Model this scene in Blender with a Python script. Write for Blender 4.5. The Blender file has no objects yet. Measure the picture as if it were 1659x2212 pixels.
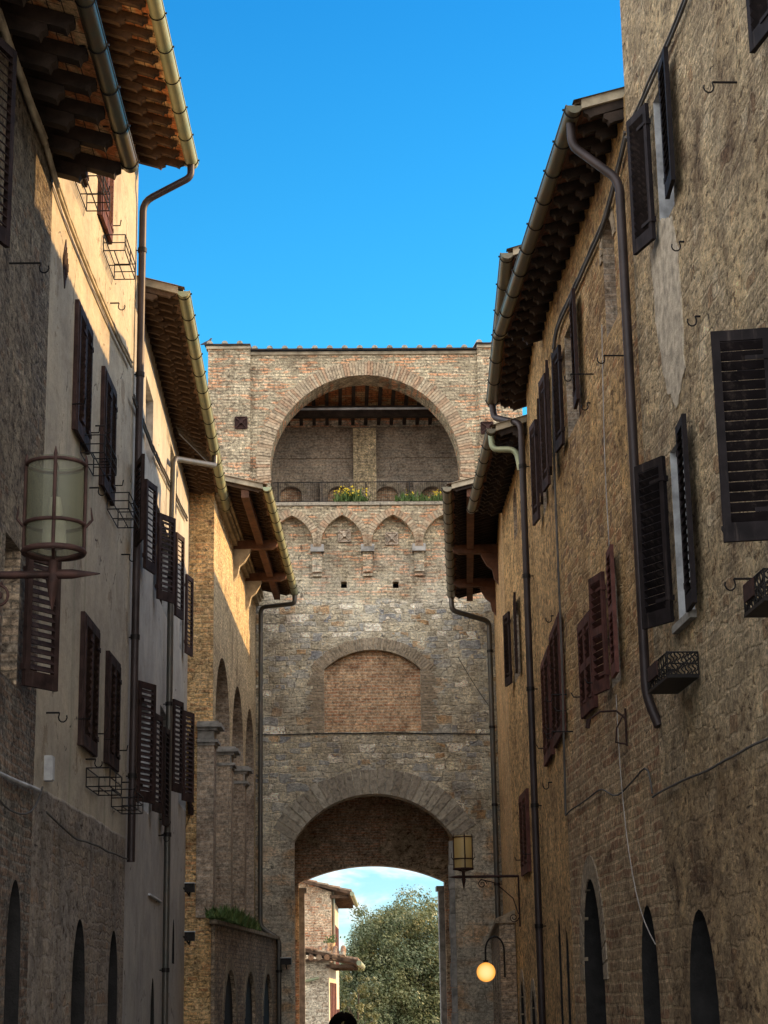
import bpy, bmesh, math, random
from mathutils import Vector, Matrix
from mathutils.geometry import tessellate_polygon
random.seed(7)
R = math.radians
C = bpy.context.scene
COL = C.collection

# ------------------------------------------------------------------ camera
# picture plane unit: 1659 x 2212; focal length 4000 of those units
FPX = 4000.0; PITCH = R(14.6); ROLL = 0.016
CAM = Vector((0, 0, 1.6))
Fv = Vector((0, math.cos(PITCH), math.sin(PITCH)))
U0 = Vector((0, -math.sin(PITCH), math.cos(PITCH))); R0 = Vector((1, 0, 0))
Rv = R0*math.cos(ROLL) - U0*math.sin(ROLL)
Uv = U0*math.cos(ROLL) + R0*math.sin(ROLL)
cd = bpy.data.cameras.new('camera'); cam = bpy.data.objects.new('camera', cd); COL.objects.link(cam)
cd.sensor_fit = 'HORIZONTAL'; cd.sensor_width = 36; cd.lens = 36*FPX/1659
cd.clip_start = 0.1; cd.clip_end = 5000
M = Matrix((( Rv.x, Uv.x, -Fv.x, CAM.x), (Rv.y, Uv.y, -Fv.y, CAM.y), (Rv.z, Uv.z, -Fv.z, CAM.z), (0, 0, 0, 1)))
cam.matrix_world = M
C.camera = cam

# ------------------------------------------------------------------ world, sun, exposure
SUN_EL = 19.0; SUN_AZ = 18.0            # azimuth: degrees from +X towards +Y
w = bpy.data.worlds.new('World'); C.world = w; w.use_nodes = True
nt = w.node_tree; nt.nodes.clear()
def N(nt, t, **k):
    n = nt.nodes.new(t)
    for a, b in k.items(): setattr(n, a, b)
    return n
def setin(nt, n, i, v):
    if isinstance(v, bpy.types.NodeSocket): nt.links.new(v, n.inputs[i])
    elif v is not None:
        s = n.inputs[i]
        if s.type == 'RGBA' and len(v) == 3: v = (*v, 1)
        s.default_value = v
def math_(nt, op, a, b=None, c=None, clamp=False):
    n = N(nt, 'ShaderNodeMath', operation=op, use_clamp=clamp)
    setin(nt, n, 0, a); setin(nt, n, 1, b)
    if c is not None: setin(nt, n, 2, c)
    return n.outputs[0]
def vmath(nt, op, a, b=None, s=None):
    n = N(nt, 'ShaderNodeVectorMath', operation=op)
    setin(nt, n, 0, a)
    if b is not None: setin(nt, n, 1, b)
    if s is not None: setin(nt, n, 3, s)
    return n.outputs[0]
def mixc(nt, fac, a, b, bt='MIX'):
    n = N(nt, 'ShaderNodeMix', data_type='RGBA', blend_type=bt)
    setin(nt, n, 0, fac); setin(nt, n, 6, a); setin(nt, n, 7, b)
    return n.outputs[2]
def mixf(nt, fac, a, b):
    n = N(nt, 'ShaderNodeMix', data_type='FLOAT')
    setin(nt, n, 0, fac); setin(nt, n, 2, a); setin(nt, n, 3, b)
    return n.outputs[0]
def noise(nt, vec, scale, detail=4, rough=.55, dist=0.0):
    n = N(nt, 'ShaderNodeTexNoise'); setin(nt, n, 'Vector', vec)
    n.inputs['Scale'].default_value = scale; n.inputs['Detail'].default_value = detail
    n.inputs['Roughness'].default_value = rough; n.inputs['Distortion'].default_value = dist
    return n
def remap(nt, v, a, b, c=0.0, d=1.0, smooth=False):
    n = N(nt, 'ShaderNodeMapRange', clamp=True)
    if smooth: n.interpolation_type = 'SMOOTHSTEP'
    setin(nt, n, 0, v); setin(nt, n, 1, a); setin(nt, n, 2, b); setin(nt, n, 3, c); setin(nt, n, 4, d)
    return n.outputs[0]
def ramp(nt, fac, stops, interp='LINEAR'):
    n = N(nt, 'ShaderNodeValToRGB'); n.color_ramp.interpolation = interp
    el = n.color_ramp.elements
    while len(el) < len(stops): el.new(.5)
    for e, (p, c) in zip(el, stops): e.position = p; e.color = (*c, 1)
    nt.links.new(fac, n.inputs[0])
    return n.outputs[0]
def hsv(nt, c, s=1.0, v=1.0, h=.5):
    n = N(nt, 'ShaderNodeHueSaturation'); setin(nt, n, 'Color', c)
    setin(nt, n, 'Saturation', s); setin(nt, n, 'Value', v); setin(nt, n, 'Hue', h)
    return n.outputs[0]

sky = N(nt, 'ShaderNodeTexSky', sky_type='NISHITA', sun_disc=False)
sky.sun_elevation = R(SUN_EL); sky.sun_rotation = R(90 - SUN_AZ)
sky.air_density = 1.0; sky.dust_density = 0.2; sky.ozone_density = 3.0; sky.altitude = 300
skyc = hsv(nt, sky.outputs[0], 1.25, 1.0)
tc0 = N(nt, 'ShaderNodeTexCoord'); sx0 = N(nt, 'ShaderNodeSeparateXYZ'); nt.links.new(tc0.outputs['Generated'], sx0.inputs[0])
skyc = mixc(nt, 1.0, skyc, mixc(nt, remap(nt, sx0.outputs[2], .07, .24, 0, 1), (.40, .54, .70), mixc(nt, remap(nt, sx0.outputs[2], .28, .50, 0, 1), (.40, 1.02, .90), (.22, .80, .86))), 'MULTIPLY')
tc = N(nt, 'ShaderNodeTexCoord')
sx = N(nt, 'ShaderNodeSeparateXYZ'); nt.links.new(tc.outputs['Generated'], sx.inputs[0])
cl = noise(nt, vmath(nt, 'MULTIPLY', tc.outputs['Generated'], (9, 9, 26)), 1.9, 6, .6, .3)
band = remap(nt, sx.outputs[2], .145, .075, 0, 1, True)
clm = math_(nt, 'MULTIPLY', remap(nt, cl.outputs[0], .42, .68, 0, 1, True), band)
clm = math_(nt, 'MULTIPLY', clm, .75)
skyc = mixc(nt, clm, skyc, (4.6, 4.4, 4.1))
# unseen bright broken cloud added behind and overhead to brighten the shaded walls
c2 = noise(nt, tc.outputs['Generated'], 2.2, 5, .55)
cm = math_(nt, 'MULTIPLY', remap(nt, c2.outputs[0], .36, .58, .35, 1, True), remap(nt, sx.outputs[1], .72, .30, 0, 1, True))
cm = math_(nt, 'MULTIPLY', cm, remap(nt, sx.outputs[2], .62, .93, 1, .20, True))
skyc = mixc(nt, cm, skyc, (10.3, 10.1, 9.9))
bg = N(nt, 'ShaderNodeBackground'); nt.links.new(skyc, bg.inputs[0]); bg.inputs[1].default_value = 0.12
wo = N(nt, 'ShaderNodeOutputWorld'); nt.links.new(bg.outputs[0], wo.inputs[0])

sd = bpy.data.lights.new('sun', 'SUN'); sun = bpy.data.objects.new('sun', sd); COL.objects.link(sun)
sd.energy = 2.9; sd.angle = R(.5); sd.color = (1.0, .65, .30)
tosun = Vector((math.cos(R(SUN_EL))*math.cos(R(SUN_AZ)), math.cos(R(SUN_EL))*math.sin(R(SUN_AZ)), math.sin(R(SUN_EL))))
sun.rotation_euler = tosun.to_track_quat('Z', 'Y').to_euler()
C.view_settings.view_transform = 'Standard'; C.view_settings.look = 'None'
C.view_settings.exposure = 1.52; C.view_settings.gamma = 1.0

# ------------------------------------------------------------------ picture-to-plan calculator
def ray(px, py): return Fv + Rv*((px-829.5)/FPX) + Uv*((1106-py)/FPX)
def pp(px, py, Y):
    d = ray(px, py); t = Y/d.y
    return Vector((CAM.x + d.x*t, Y))
def p3(px, py, Y):
    d = ray(px, py); return CAM + d*(Y/d.y)
def project(p):
    d = p - CAM; zc = d.dot(Fv)
    return 829.5+FPX*d.dot(Rv)/zc, 1106-FPX*d.dot(Uv)/zc
LW = [.48]
def zpix(fr, u, off, py):
    lo, hi = -3.0, 25.0
    for _ in range(40):
        m_ = (lo+hi)/2
        if project(fr.mw @ Vector((u, off, m_)))[1] > py: lo = m_
        else: hi = m_
    return lo
class Frame:
    """local frame of a street wall: x runs along it, +y points at the street, z up"""
    def __init__(s, p0, p1):
        s.p0 = Vector(p0); s.p1 = Vector(p1); d = s.p1 - s.p0
        s.len = d.length; s.ang = math.atan2(d.y, d.x)
        s.mw = Matrix.Translation((s.p0.x, s.p0.y, 0)) @ Matrix.Rotation(s.ang, 4, 'Z')
        s.inv = s.mw.inverted()
        s.c = s.inv @ CAM
    def uz(s, px, py, off=0.0):
        d = s.inv.to_3x3() @ ray(px, py); t = (off - s.c.y)/d.y
        q = s.c + d*t
        return q.x, q.z
    def at(s, px, py, off=0.0):
        u, z = s.uz(px, py, off); return Vector((u, off, z))

# ------------------------------------------------------------------ materials
def newmat(name):
    m = bpy.data.materials.new(name); m.use_nodes = True
    nt = m.node_tree; nt.nodes.clear()
    return m, nt
def coords(nt):
    tc = N(nt, 'ShaderNodeTexCoord'); s = N(nt, 'ShaderNodeSeparateXYZ')
    nt.links.new(tc.outputs['Object'], s.inputs[0])
    u = math_(nt, 'ADD', s.outputs[0], s.outputs[1])
    c = N(nt, 'ShaderNodeCombineXYZ'); nt.links.new(u, c.inputs[0]); nt.links.new(s.outputs[2], c.inputs[1])
    return c.outputs[0], tc.outputs['Object'], s.outputs[2], u
def distort(nt, vec, obj, amt, scale=2.0):
    n = noise(nt, obj, scale, 3)
    d = vmath(nt, 'SUBTRACT', n.outputs[1], (.5, .5, .5))
    d = vmath(nt, 'SCALE', d, s=amt)
    return vmath(nt, 'ADD', vec, d)
def zone_brick(nt, vec, obj, c1, c2, c3, mortar, bw=.27, bh=.075, ms=.012, dis=.05):
    v = distort(nt, vec, obj, dis, 2.2)
    b = N(nt, 'ShaderNodeTexBrick'); nt.links.new(v, b.inputs['Vector'])
    b.offset = .5; b.squash = 1
    setin(nt, b, 'Color1', c1); setin(nt, b, 'Color2', c2); setin(nt, b, 'Mortar', mortar)
    b.inputs['Scale'].default_value = 1; b.inputs['Mortar Size'].default_value = ms
    b.inputs['Mortar Smooth'].default_value = .35; b.inputs['Bias'].default_value = 0
    b.inputs['Brick Width'].default_value = bw; b.inputs['Row Height'].default_value = bh
    vs = vmath(nt, 'MULTIPLY', v, (1/bw, 1/bh, 1))
    t = noise(nt, vs, .55, 1); t2 = noise(nt, obj, .8, 3)
    m3 = remap(nt, math_(nt, 'ADD', math_(nt, 'MULTIPLY', t.outputs[0], .7), math_(nt, 'MULTIPLY', t2.outputs[0], .35)), .54, .60)
    m3 = math_(nt, 'MULTIPLY', m3, math_(nt, 'SUBTRACT', 1, b.outputs['Fac']))
    col = mixc(nt, m3, b.outputs['Color'], c3)
    g = noise(nt, obj, 15, 6, .75)
    col = mixc(nt, 1, col, ramp(nt, g.outputs[0], [(.32, (.34, .33, .32)), (.68, (1.5, 1.5, 1.5))]), 'MULTIPLY')
    col = mixc(nt, math_(nt, 'MULTIPLY', remap(nt, g.outputs[0], .40, .31), .6), col, (.06, .05, .04))
    hgt = math_(nt, 'SUBTRACT', 1, b.outputs['Fac'])
    hgt = math_(nt, 'ADD', math_(nt, 'MULTIPLY', hgt, .6), math_(nt, 'MULTIPLY', g.outputs[0], .9))
    return col, hgt
def zone_course(nt, vec, obj, stops, mortar, bw=.34, bh=.19, bw2=.22, bh2=.12, dis=.085, ms=.016):
    """irregular coursed stone: two block sizes mixed in patches, each block its own colour"""
    v = distort(nt, vec, obj, dis, 3.6); v = distort(nt, v, obj, .035, 12)
    out = []
    for w_, h_ in ((bw, bh), (bw2, bh2)):
        b = N(nt, 'ShaderNodeTexBrick'); nt.links.new(v, b.inputs['Vector']); b.offset = .43; b.squash = 1.35; b.squash_frequency = 3
        setin(nt, b, 'Color1', (0, 0, 0)); setin(nt, b, 'Color2', (1, 1, 1)); setin(nt, b, 'Mortar', (.5, .5, .5))
        b.inputs['Scale'].default_value = 1; b.inputs['Mortar Size'].default_value = ms; b.inputs['Mortar Smooth'].default_value = .6
        b.inputs['Brick Width'].default_value = w_; b.inputs['Row Height'].default_value = h_
        out.append((b.outputs['Color'], b.outputs['Fac']))
    m = remap(nt, noise(nt, obj, 1.1, 3).outputs[0], .49, .51)
    rnd = mixc(nt, m, out[0][0], out[1][0]); fac = mixf(nt, m, out[0][1], out[1][1])
    st = ramp(nt, rnd, stops, 'CONSTANT')
    fn = noise(nt, obj, 17, 6, .72); f2 = noise(nt, obj, 6, 4, .6)
    st = mixc(nt, 1, st, ramp(nt, fn.outputs[0], [(.32, (.38, .37, .36)), (.68, (1.5, 1.5, 1.5))]), 'MULTIPLY')
    mm = math_(nt, 'MULTIPLY', fac, remap(nt, f2.outputs[0], .36, .54))
    col = mixc(nt, mm, st, mortar)
    pit = remap(nt, fn.outputs[0], .40, .30)
    col = mixc(nt, math_(nt, 'MULTIPLY', pit, .6), col, (.09, .075, .06))
    h = math_(nt, 'ADD', math_(nt, 'MULTIPLY', math_(nt, 'SUBTRACT', 1, fac), .6), math_(nt, 'MULTIPLY', fn.outputs[0], 1.1))
    return col, h
def zone_rubble(nt, vec, obj, stops, mortar, su=3.2, sv=5.5, dis=.10, edge=.07):
    v = distort(nt, vec, obj, dis, 3.0)
    v = vmath(nt, 'MULTIPLY', v, (su, sv, 1))
    vo = N(nt, 'ShaderNodeTexVoronoi', voronoi_dimensions='2D'); nt.links.new(v, vo.inputs['Vector'])
    vo.inputs['Scale'].default_value = 1; vo.inputs['Randomness'].default_value = .85
    ve = N(nt, 'ShaderNodeTexVoronoi', voronoi_dimensions='2D', feature='DISTANCE_TO_EDGE'); nt.links.new(v, ve.inputs['Vector'])
    ve.inputs['Scale'].default_value = 1; ve.inputs['Randomness'].default_value = .85
    sp = N(nt, 'ShaderNodeSeparateColor'); nt.links.new(vo.outputs['Color'], sp.inputs[0])
    st = ramp(nt, sp.outputs[0], stops, 'CONSTANT')
    ed = remap(nt, ve.outputs[0], .015, edge, 0, 1, True)
    fn = noise(nt, obj, 14, 5, .7)
    st = mixc(nt, 1, st, ramp(nt, fn.outputs[0], [(.28, (.42, .41, .40)), (.72, (1.45, 1.45, 1.45))]), 'MULTIPLY')
    col = mixc(nt, ed, mortar, st)
    h = math_(nt, 'ADD', math_(nt, 'MULTIPLY', remap(nt, ve.outputs[0], 0, .22, 0, 1), .7), math_(nt, 'MULTIPLY', fn.outputs[0], 1.0))
    return col, h
def zone_plaster(nt, vec, obj, c, dark, rough=False, streak=.5):
    n1 = noise(nt, obj, .9, 5, .6)
    st = noise(nt, vmath(nt, 'MULTIPLY', vec, (4.0, .28, 1)), 1.0, 5, .6)
    col = mixc(nt, remap(nt, n1.outputs[0], .42, .72), c, dark)
    col = mixc(nt, math_(nt, 'MULTIPLY', remap(nt, st.outputs[0], .52, .75), streak), col, dark)
    if rough:
        f1 = noise(nt, vmath(nt, 'MULTIPLY', vec, (.75, 1.25, 1)), 8, 6, .74, .5)
        vo = N(nt, 'ShaderNodeTexVoronoi'); nt.links.new(distort(nt, vmath(nt, 'MULTIPLY', obj, (6, 6, 9)), obj, .9, 5), vo.inputs['Vector'])
        vo.inputs['Scale'].default_value = 1
        pit = remap(nt, f1.outputs[0], .39, .47, 0, 1)
        big = noise(nt, obj, 1.7, 5, .7)
        pit2 = remap(nt, math_(nt, 'ADD', big.outputs[0], math_(nt, 'MULTIPLY', f1.outputs[0], .35)), .50, .60, 0, 1)
        col = mixc(nt, pit, mixc(nt, 1, col, (.30, .25, .21), 'MULTIPLY'), col)  # shadow in the pits put into the colour
        col = mixc(nt, math_(nt, 'MULTIPLY', math_(nt, 'SUBTRACT', 1, pit2), .65), col, mixc(nt, 1, col, (.40, .34, .28), 'MULTIPLY'))
        sp = N(nt, 'ShaderNodeSeparateColor'); nt.links.new(vo.outputs['Color'], sp.inputs[0])
        col = mixc(nt, 1, col, ramp(nt, sp.outputs[0], [(0, (.78, .76, .74)), (1, (1.18, 1.16, 1.1))]), 'MULTIPLY')
        h = math_(nt, 'ADD', math_(nt, 'MULTIPLY', f1.outputs[0], 2.2), math_(nt, 'MULTIPLY', vo.outputs['Distance'], -.5))
        h = math_(nt, 'ADD', h, math_(nt, 'MULTIPLY', pit2, .8))
    else:
        f1 = noise(nt, obj, 30, 4, .6)
        h = math_(nt, 'MULTIPLY', f1.outputs[0], .22)
        h = math_(nt, 'ADD', h, math_(nt, 'MULTIPLY', noise(nt, obj, 3, 3).outputs[0], .35))
    return col, h
def stained(nt, col, obj, vec, amt=.5, dark=(.30, .27, .24)):
    a = noise(nt, obj, .55, 6, .65)
    b = noise(nt, vmath(nt, 'MULTIPLY', vec, (2.2, .5, 1)), .9, 5, .65)
    m = remap(nt, math_(nt, 'ADD', math_(nt, 'MULTIPLY', a.outputs[0], .6), math_(nt, 'MULTIPLY', b.outputs[0], .4)), .47, .66)
    m = math_(nt, 'MULTIPLY', m, amt)
    return mixc(nt, m, col, mixc(nt, 1, col, dark, 'MULTIPLY'))
def finish(nt, col, h, bump=.5, dist=.03, rough=.92):
    b = N(nt, 'ShaderNodeBump'); b.inputs['Strength'].default_value = bump; b.inputs['Distance'].default_value = dist
    if h is not None: nt.links.new(h, b.inputs['Height'])
    p = N(nt, 'ShaderNodeBsdfPrincipled'); setin(nt, p, 'Base Color', col); setin(nt, p, 'Roughness', rough)
    p.inputs['Specular IOR Level'].default_value = .25
    if h is not None: nt.links.new(b.outputs[0], p.inputs['Normal'])
    o = N(nt, 'ShaderNodeOutputMaterial'); nt.links.new(p.outputs[0], o.inputs[0])
def zmask(nt, z, obj, z0, wob=.5, soft=.15, scale=1.1):
    n = noise(nt, obj, scale, 4, .6)
    zz = math_(nt, 'ADD', z, math_(nt, 'MULTIPLY', math_(nt, 'SUBTRACT', n.outputs[0], .5), wob*2))
    return remap(nt, zz, z0-soft, z0+soft)

GREY = [(0, (.20, .185, .165)), (.2, (.30, .275, .24)), (.4, (.245, .235, .225)), (.58, (.34, .31, .26)), (.72, (.26, .20, .145)), (.84, (.175, .165, .16)), (.93, (.42, .40, .37))]
TAN = [(0, (.30, .25, .185)), (.25, (.36, .30, .22)), (.45, (.27, .22, .165)), (.62, (.40, .34, .25)), (.78, (.33, .23, .15)), (.9, (.22, .185, .15))]
OCH = [(0, (.50, .36, .19)), (.25, (.58, .42, .23)), (.45, (.42, .29, .15)), (.62, (.62, .47, .28)), (.78, (.46, .27, .14)), (.9, (.30, .21, .13))]

def simple(name, c, rough=.6, metal=0.0, var=.25, nscale=6, bump=.15, spec=.3, c2=None):
    m, nt = newmat(name)
    tc = N(nt, 'ShaderNodeTexCoord'); n = noise(nt, tc.outputs['Object'], nscale, 5, .6)
    c2 = c2 or tuple(x*(1-var*1.6) for x in c)
    col = mixc(nt, remap(nt, n.outputs[0], .35, .68), tuple(x*(1+var*.4) for x in c), c2)
    p = N(nt, 'ShaderNodeBsdfPrincipled'); nt.links.new(col, p.inputs['Base Color'])
    p.inputs['Roughness'].default_value = rough; p.inputs['Metallic'].default_value = metal
    p.inputs['Specular IOR Level'].default_value = spec
    b = N(nt, 'ShaderNodeBump'); b.inputs['Strength'].default_value = bump; b.inputs['Distance'].default_value = .01
    nt.links.new(noise(nt, tc.outputs['Object'], nscale*6, 3).outputs[0], b.inputs['Height']); nt.links.new(b.outputs[0], p.inputs['Normal'])
    o = N(nt, 'ShaderNodeOutputMaterial'); nt.links.new(p.outputs[0], o.inputs[0])
    return m
def vary(m):
    nt = m.node_tree; p = [n for n in nt.nodes if n.type == 'BSDF_PRINCIPLED'][0]; l = p.inputs['Base Color'].links[0].from_socket
    oi = N(nt, 'ShaderNodeObjectInfo'); tcv = N(nt, 'ShaderNodeTexCoord')
    v = remap(nt, oi.outputs['Random'], 0, 1, .65, 1.6)
    f = remap(nt, noise(nt, vmath(nt, 'MULTIPLY', tcv.outputs['Object'], (14, 14, 1.2)), 1, 5, .7).outputs[0], .55, .75)
    c = hsv(nt, l, .9, v); c = mixc(nt, math_(nt, 'MULTIPLY', f, .45), c, (.13, .10, .085))
    nt.links.new(c, p.inputs['Base Color'])
def islands(name, stops, rough=.9, nscale=12, bump=.5):
    m, nt = newmat(name)
    g = N(nt, 'ShaderNodeNewGeometry'); tc = N(nt, 'ShaderNodeTexCoord')
    col = ramp(nt, g.outputs['Random Per Island'], stops)
    n = noise(nt, tc.outputs['Object'], nscale, 5, .65)
    col = mixc(nt, 1, col, ramp(nt, n.outputs[0], [(.33, (.35, .34, .33)), (.45, (.75, .74, .72)), (.66, (1.15, 1.12, 1.05))]), 'MULTIPLY')
    finish(nt, col, n.outputs[0], 1.0, .04, rough)
    return m
MT = {}
MT['shutter_dark'] = simple('dark brown shutter paint', (.036, .019, .016), .75, var=.4, spec=.12)
MT['shutter_black'] = simple('black brown shutter paint', (.015, .011, .012), .7, var=.3, spec=.12)
MT['shutter_red'] = simple('red brown shutter paint', (.11, .036, .026), .75, var=.35, spec=.15)
for k_ in ('shutter_dark', 'shutter_black', 'shutter_red'): vary(MT[k_])
MT['copper'] = simple('weathered copper', (.16, .125, .085), .42, .55, .4, 4, spec=.4, c2=(.15, .165, .12))
MT['copper_green'] = simple('verdigris copper', (.33, .32, .19), .5, .35, .3, 3, c2=(.25, .30, .20))
MT['copper_dark'] = simple('dark copper', (.10, .085, .07), .42, .5, .3, 4, c2=(.07, .075, .07))
MT['pipe_brown'] = simple('brown downpipe', (.038, .026, .025), .5, .3, .3, 3, spec=.4)
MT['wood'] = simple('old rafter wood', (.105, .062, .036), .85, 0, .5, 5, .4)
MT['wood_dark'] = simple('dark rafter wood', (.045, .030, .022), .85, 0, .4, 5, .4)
MT['wood_red'] = simple('red brown beam', (.13, .060, .035), .8, 0, .3, 4, .3)
MT['iron'] = simple('black iron', (.02, .017, .016), .6, .5, .3, 12)
MT['rust'] = simple('rusty iron', (.045, .020, .015), .75, .3, .4, 12)
MT['cable'] = simple('grey cable', (.10, .09, .08), .7, 0, .3, 3)
MT['cable_white'] = simple('pale cable', (.42, .38, .33), .7, 0, .3, 3)
MT['doorway'] = simple('doorway recess in painted shade', (.014, .013, .012), .95, 0, .12, 3)  # near-black colour stands in for deep shade inside the arched openings
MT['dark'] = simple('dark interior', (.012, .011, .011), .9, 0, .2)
MT['limestone'] = simple('grey limestone trim', (.30, .28, .25), .85, 0, .35, 5, .4)
MT['render_grey'] = simple('grey cement reveal', (.42, .42, .42), .9, 0, .3, 4, .3)
MT['mortar_pale'] = simple('pale stucco', (.45, .38, .27), .9, 0, .3, 4, .3)
MT['white'] = simple('white painted metal', (.55, .56, .57), .5, 0, .1)
MT['ring_brick'] = islands('arch ring brick', [(0, (.34, .27, .185)), (.3, (.44, .35, .245)), (.55, (.37, .27, .18)), (.8, (.41, .26, .165)), (1, (.50, .42, .30))])
MT['ring_brick_red'] = islands('reddish arch brick', [(0, (.36, .21, .14)), (.4, (.46, .32, .21)), (.7, (.40, .24, .16)), (1, (.52, .44, .31))])
MT['ring_stone'] = islands('arch ring stone', [(0, (.27, .235, .19)), (.4, (.36, .32, .26)), (.7, (.31, .27, .21)), (1, (.43, .39, .32))])
MT['ring_tan'] = islands('tan arch brick', [(0, (.27, .22, .16)), (.5, (.34, .27, .19)), (1, (.38, .31, .23))])
MT['tile'] = islands('terracotta roof tile', [(0, (.20, .13, .09)), (.3, (.34, .20, .12)), (.6, (.27, .19, .13)), (.85, (.40, .26, .16)), (1, (.30, .28, .22))])

def soffit_mat(name, c1, c2, c3, bw=.30, bh=.15):
    m, nt = newmat(name)
    tc = N(nt, 'ShaderNodeTexCoord')
    s = N(nt, 'ShaderNodeSeparateXYZ'); nt.links.new(tc.outputs['Object'], s.inputs[0])
    c = N(nt, 'ShaderNodeCombineXYZ'); nt.links.new(s.outputs[0], c.inputs[0]); nt.links.new(s.outputs[1], c.inputs[1])
    col, h = zone_brick(nt, c.outputs[0], tc.outputs['Object'], c1, c2, c3, (.10, .07, .05), bw, bh, .008, .01)
    finish(nt, col, h, .4, .015)
    return m
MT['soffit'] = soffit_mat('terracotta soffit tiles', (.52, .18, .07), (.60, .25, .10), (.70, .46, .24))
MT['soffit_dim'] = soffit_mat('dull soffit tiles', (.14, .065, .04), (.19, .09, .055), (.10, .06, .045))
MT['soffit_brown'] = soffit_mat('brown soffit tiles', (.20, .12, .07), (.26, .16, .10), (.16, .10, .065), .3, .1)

# street walls
def wallmat(name, f, bump=.6, dist=.035, grit=1.0, gain=(1.25, 1.2, 1.1), patch=1.0, crack=.6):
    m, nt = newmat(name)
    vec, obj, z, u = coords(nt)
    col, h = f(nt, vec, obj, z, u)
    cr = noise(nt, vmath(nt, 'MULTIPLY', vec, (.8, 1.3, 1)), 12, 9, .78, .7)
    g1 = lambda a: tuple(1+(a-1)*grit for _ in range(3))
    col = mixc(nt, 1, col, ramp(nt, cr.outputs[0], [(.35, g1(.18)), (.43, g1(.66)), (.51, g1(1.08)), (.66, g1(1.6))]), 'MULTIPLY')
    h = math_(nt, 'ADD', h, math_(nt, 'MULTIPLY', cr.outputs[0], 1.2*grit))
    # metre-sized weathering: paler and darker areas, and a few long cracks
    pa = noise(nt, obj, .75, 7, .68, .6); pb = noise(nt, vmath(nt, 'ADD', obj, (7, 3, 11)), 2.3, 6, .7, .4)
    pm = math_(nt, 'ADD', math_(nt, 'MULTIPLY', pa.outputs[0], .55), math_(nt, 'MULTIPLY', pb.outputs[0], .45))
    q = lambda c: tuple(1+(x-1)*patch for x in c)
    col = mixc(nt, 1, col, ramp(nt, pm, [(.37, q((.50, .45, .42))), (.46, q((.88, .85, .82))), (.53, q((1.05, 1.03, 1.0))), (.62, q((1.32, 1.28, 1.2)))]), 'MULTIPLY')
    if crack:
        ve = N(nt, 'ShaderNodeTexVoronoi', voronoi_dimensions='2D', feature='DISTANCE_TO_EDGE')
        nt.links.new(distort(nt, vmath(nt, 'MULTIPLY', vec, (.55, .4, 1)), obj, .35, 2.2), ve.inputs['Vector']); ve.inputs['Scale'].default_value = 1
        cm_ = math_(nt, 'MULTIPLY', remap(nt, ve.outputs[0], .009, .003), remap(nt, pb.outputs[0], .50, .56))
        col = mixc(nt, math_(nt, 'MULTIPLY', cm_, crack), col, (.05, .04, .035)); h = math_(nt, 'SUBTRACT', h, math_(nt, 'MULTIPLY', cm_, .6))
    col = mixc(nt, 1, col, gain, 'MULTIPLY')
    finish(nt, col, h, bump, dist)
    return m
def f_near_left(nt, vec, obj, z, u):
    a, ha = zone_course(nt, vec, obj, TAN, (.36, .31, .23), .34, .17, .22, .1, .14, .02)
    p, hp = zone_plaster(nt, vec, obj, (.36, .30, .22), (.24, .205, .16), True)
    b, hb = zone_brick(nt, vec, obj, (.25, .17, .12), (.31, .23, .17), (.22, .20, .17), (.28, .25, .21), .28, .09, .014, .09)
    m = remap(nt, noise(nt, obj, .8, 4).outputs[0], .42, .56)
    col = mixc(nt, m, a, p); h = mixf(nt, m, ha, hp)
    mz = zmask(nt, z, obj, 5.3, .9, .3)
    col = mixc(nt, mz, b, col); h = mixf(nt, mz, hb, h)
    return stained(nt, col, obj, vec, .7), h
MT['stone_near_left'] = wallmat('rubble and plaster wall near left', f_near_left, 1.0, .11, 1.1, (1.25, 1.23, 1.20), 1.3)
def f_plaster1(nt, vec, obj, z, u):
    p, hp = zone_plaster(nt, vec, obj, (.43, .375, .285), (.30, .27, .22), False, .6)
    s1 = noise(nt, vmath(nt, 'MULTIPLY', vec, (2.6, .16, 1)), 1.0, 4, .55)
    ms = math_(nt, 'MULTIPLY', remap(nt, s1.outputs[0], .55, .70), remap(nt, z, 9.2, 7.2))
    p = mixc(nt, math_(nt, 'MULTIPLY', ms, .65), p, (.17, .19, .12))
    ch = remap(nt, math_(nt, 'ADD', noise(nt, obj, 1.3, 6, .7).outputs[0], math_(nt, 'MULTIPLY', noise(nt, obj, 9, 3).outputs[0], .1)), .665, .675)
    p = mixc(nt, ch, p, (.27, .22, .16)); hp = math_(nt, 'SUBTRACT', hp, math_(nt, 'MULTIPLY', ch, .5))
    b, hb = zone_course(nt, vec, obj, TAN, (.30, .26, .21), .34, .17, .22, .1, .14, .02)
    q, hq = zone_plaster(nt, vec, obj, (.36, .32, .27), (.17, .155, .14), True)
    m = remap(nt, noise(nt, obj, .7, 5, .7).outputs[0], .44, .56)
    b = mixc(nt, m, b, q); hb = mixf(nt, m, hb, hq)
    mz = zmask(nt, z, obj, 3.72, .10, .015, .5)
    return mixc(nt, mz, stained(nt, mixc(nt, 1, b, (.92, .92, .95), 'MULTIPLY'), obj, vec, .75), p), mixf(nt, mz, hb, hp)
MT['plaster_cream'] = wallmat('cream plaster over stone base', f_plaster1, .7, .035, .22, (1.05, 1.03, 1.0), .5, .9)
def f_plaster2(nt, vec, obj, z, u):
    p, hp = zone_plaster(nt, vec, obj, (.42, .39, .33), (.30, .285, .255), False, .7)
    return p, hp
MT['plaster_pale'] = wallmat('pale grey cream plaster', f_plaster2, .5, .025, .14, (1.0, 1.0, 1.02), .45, .8)
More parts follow.
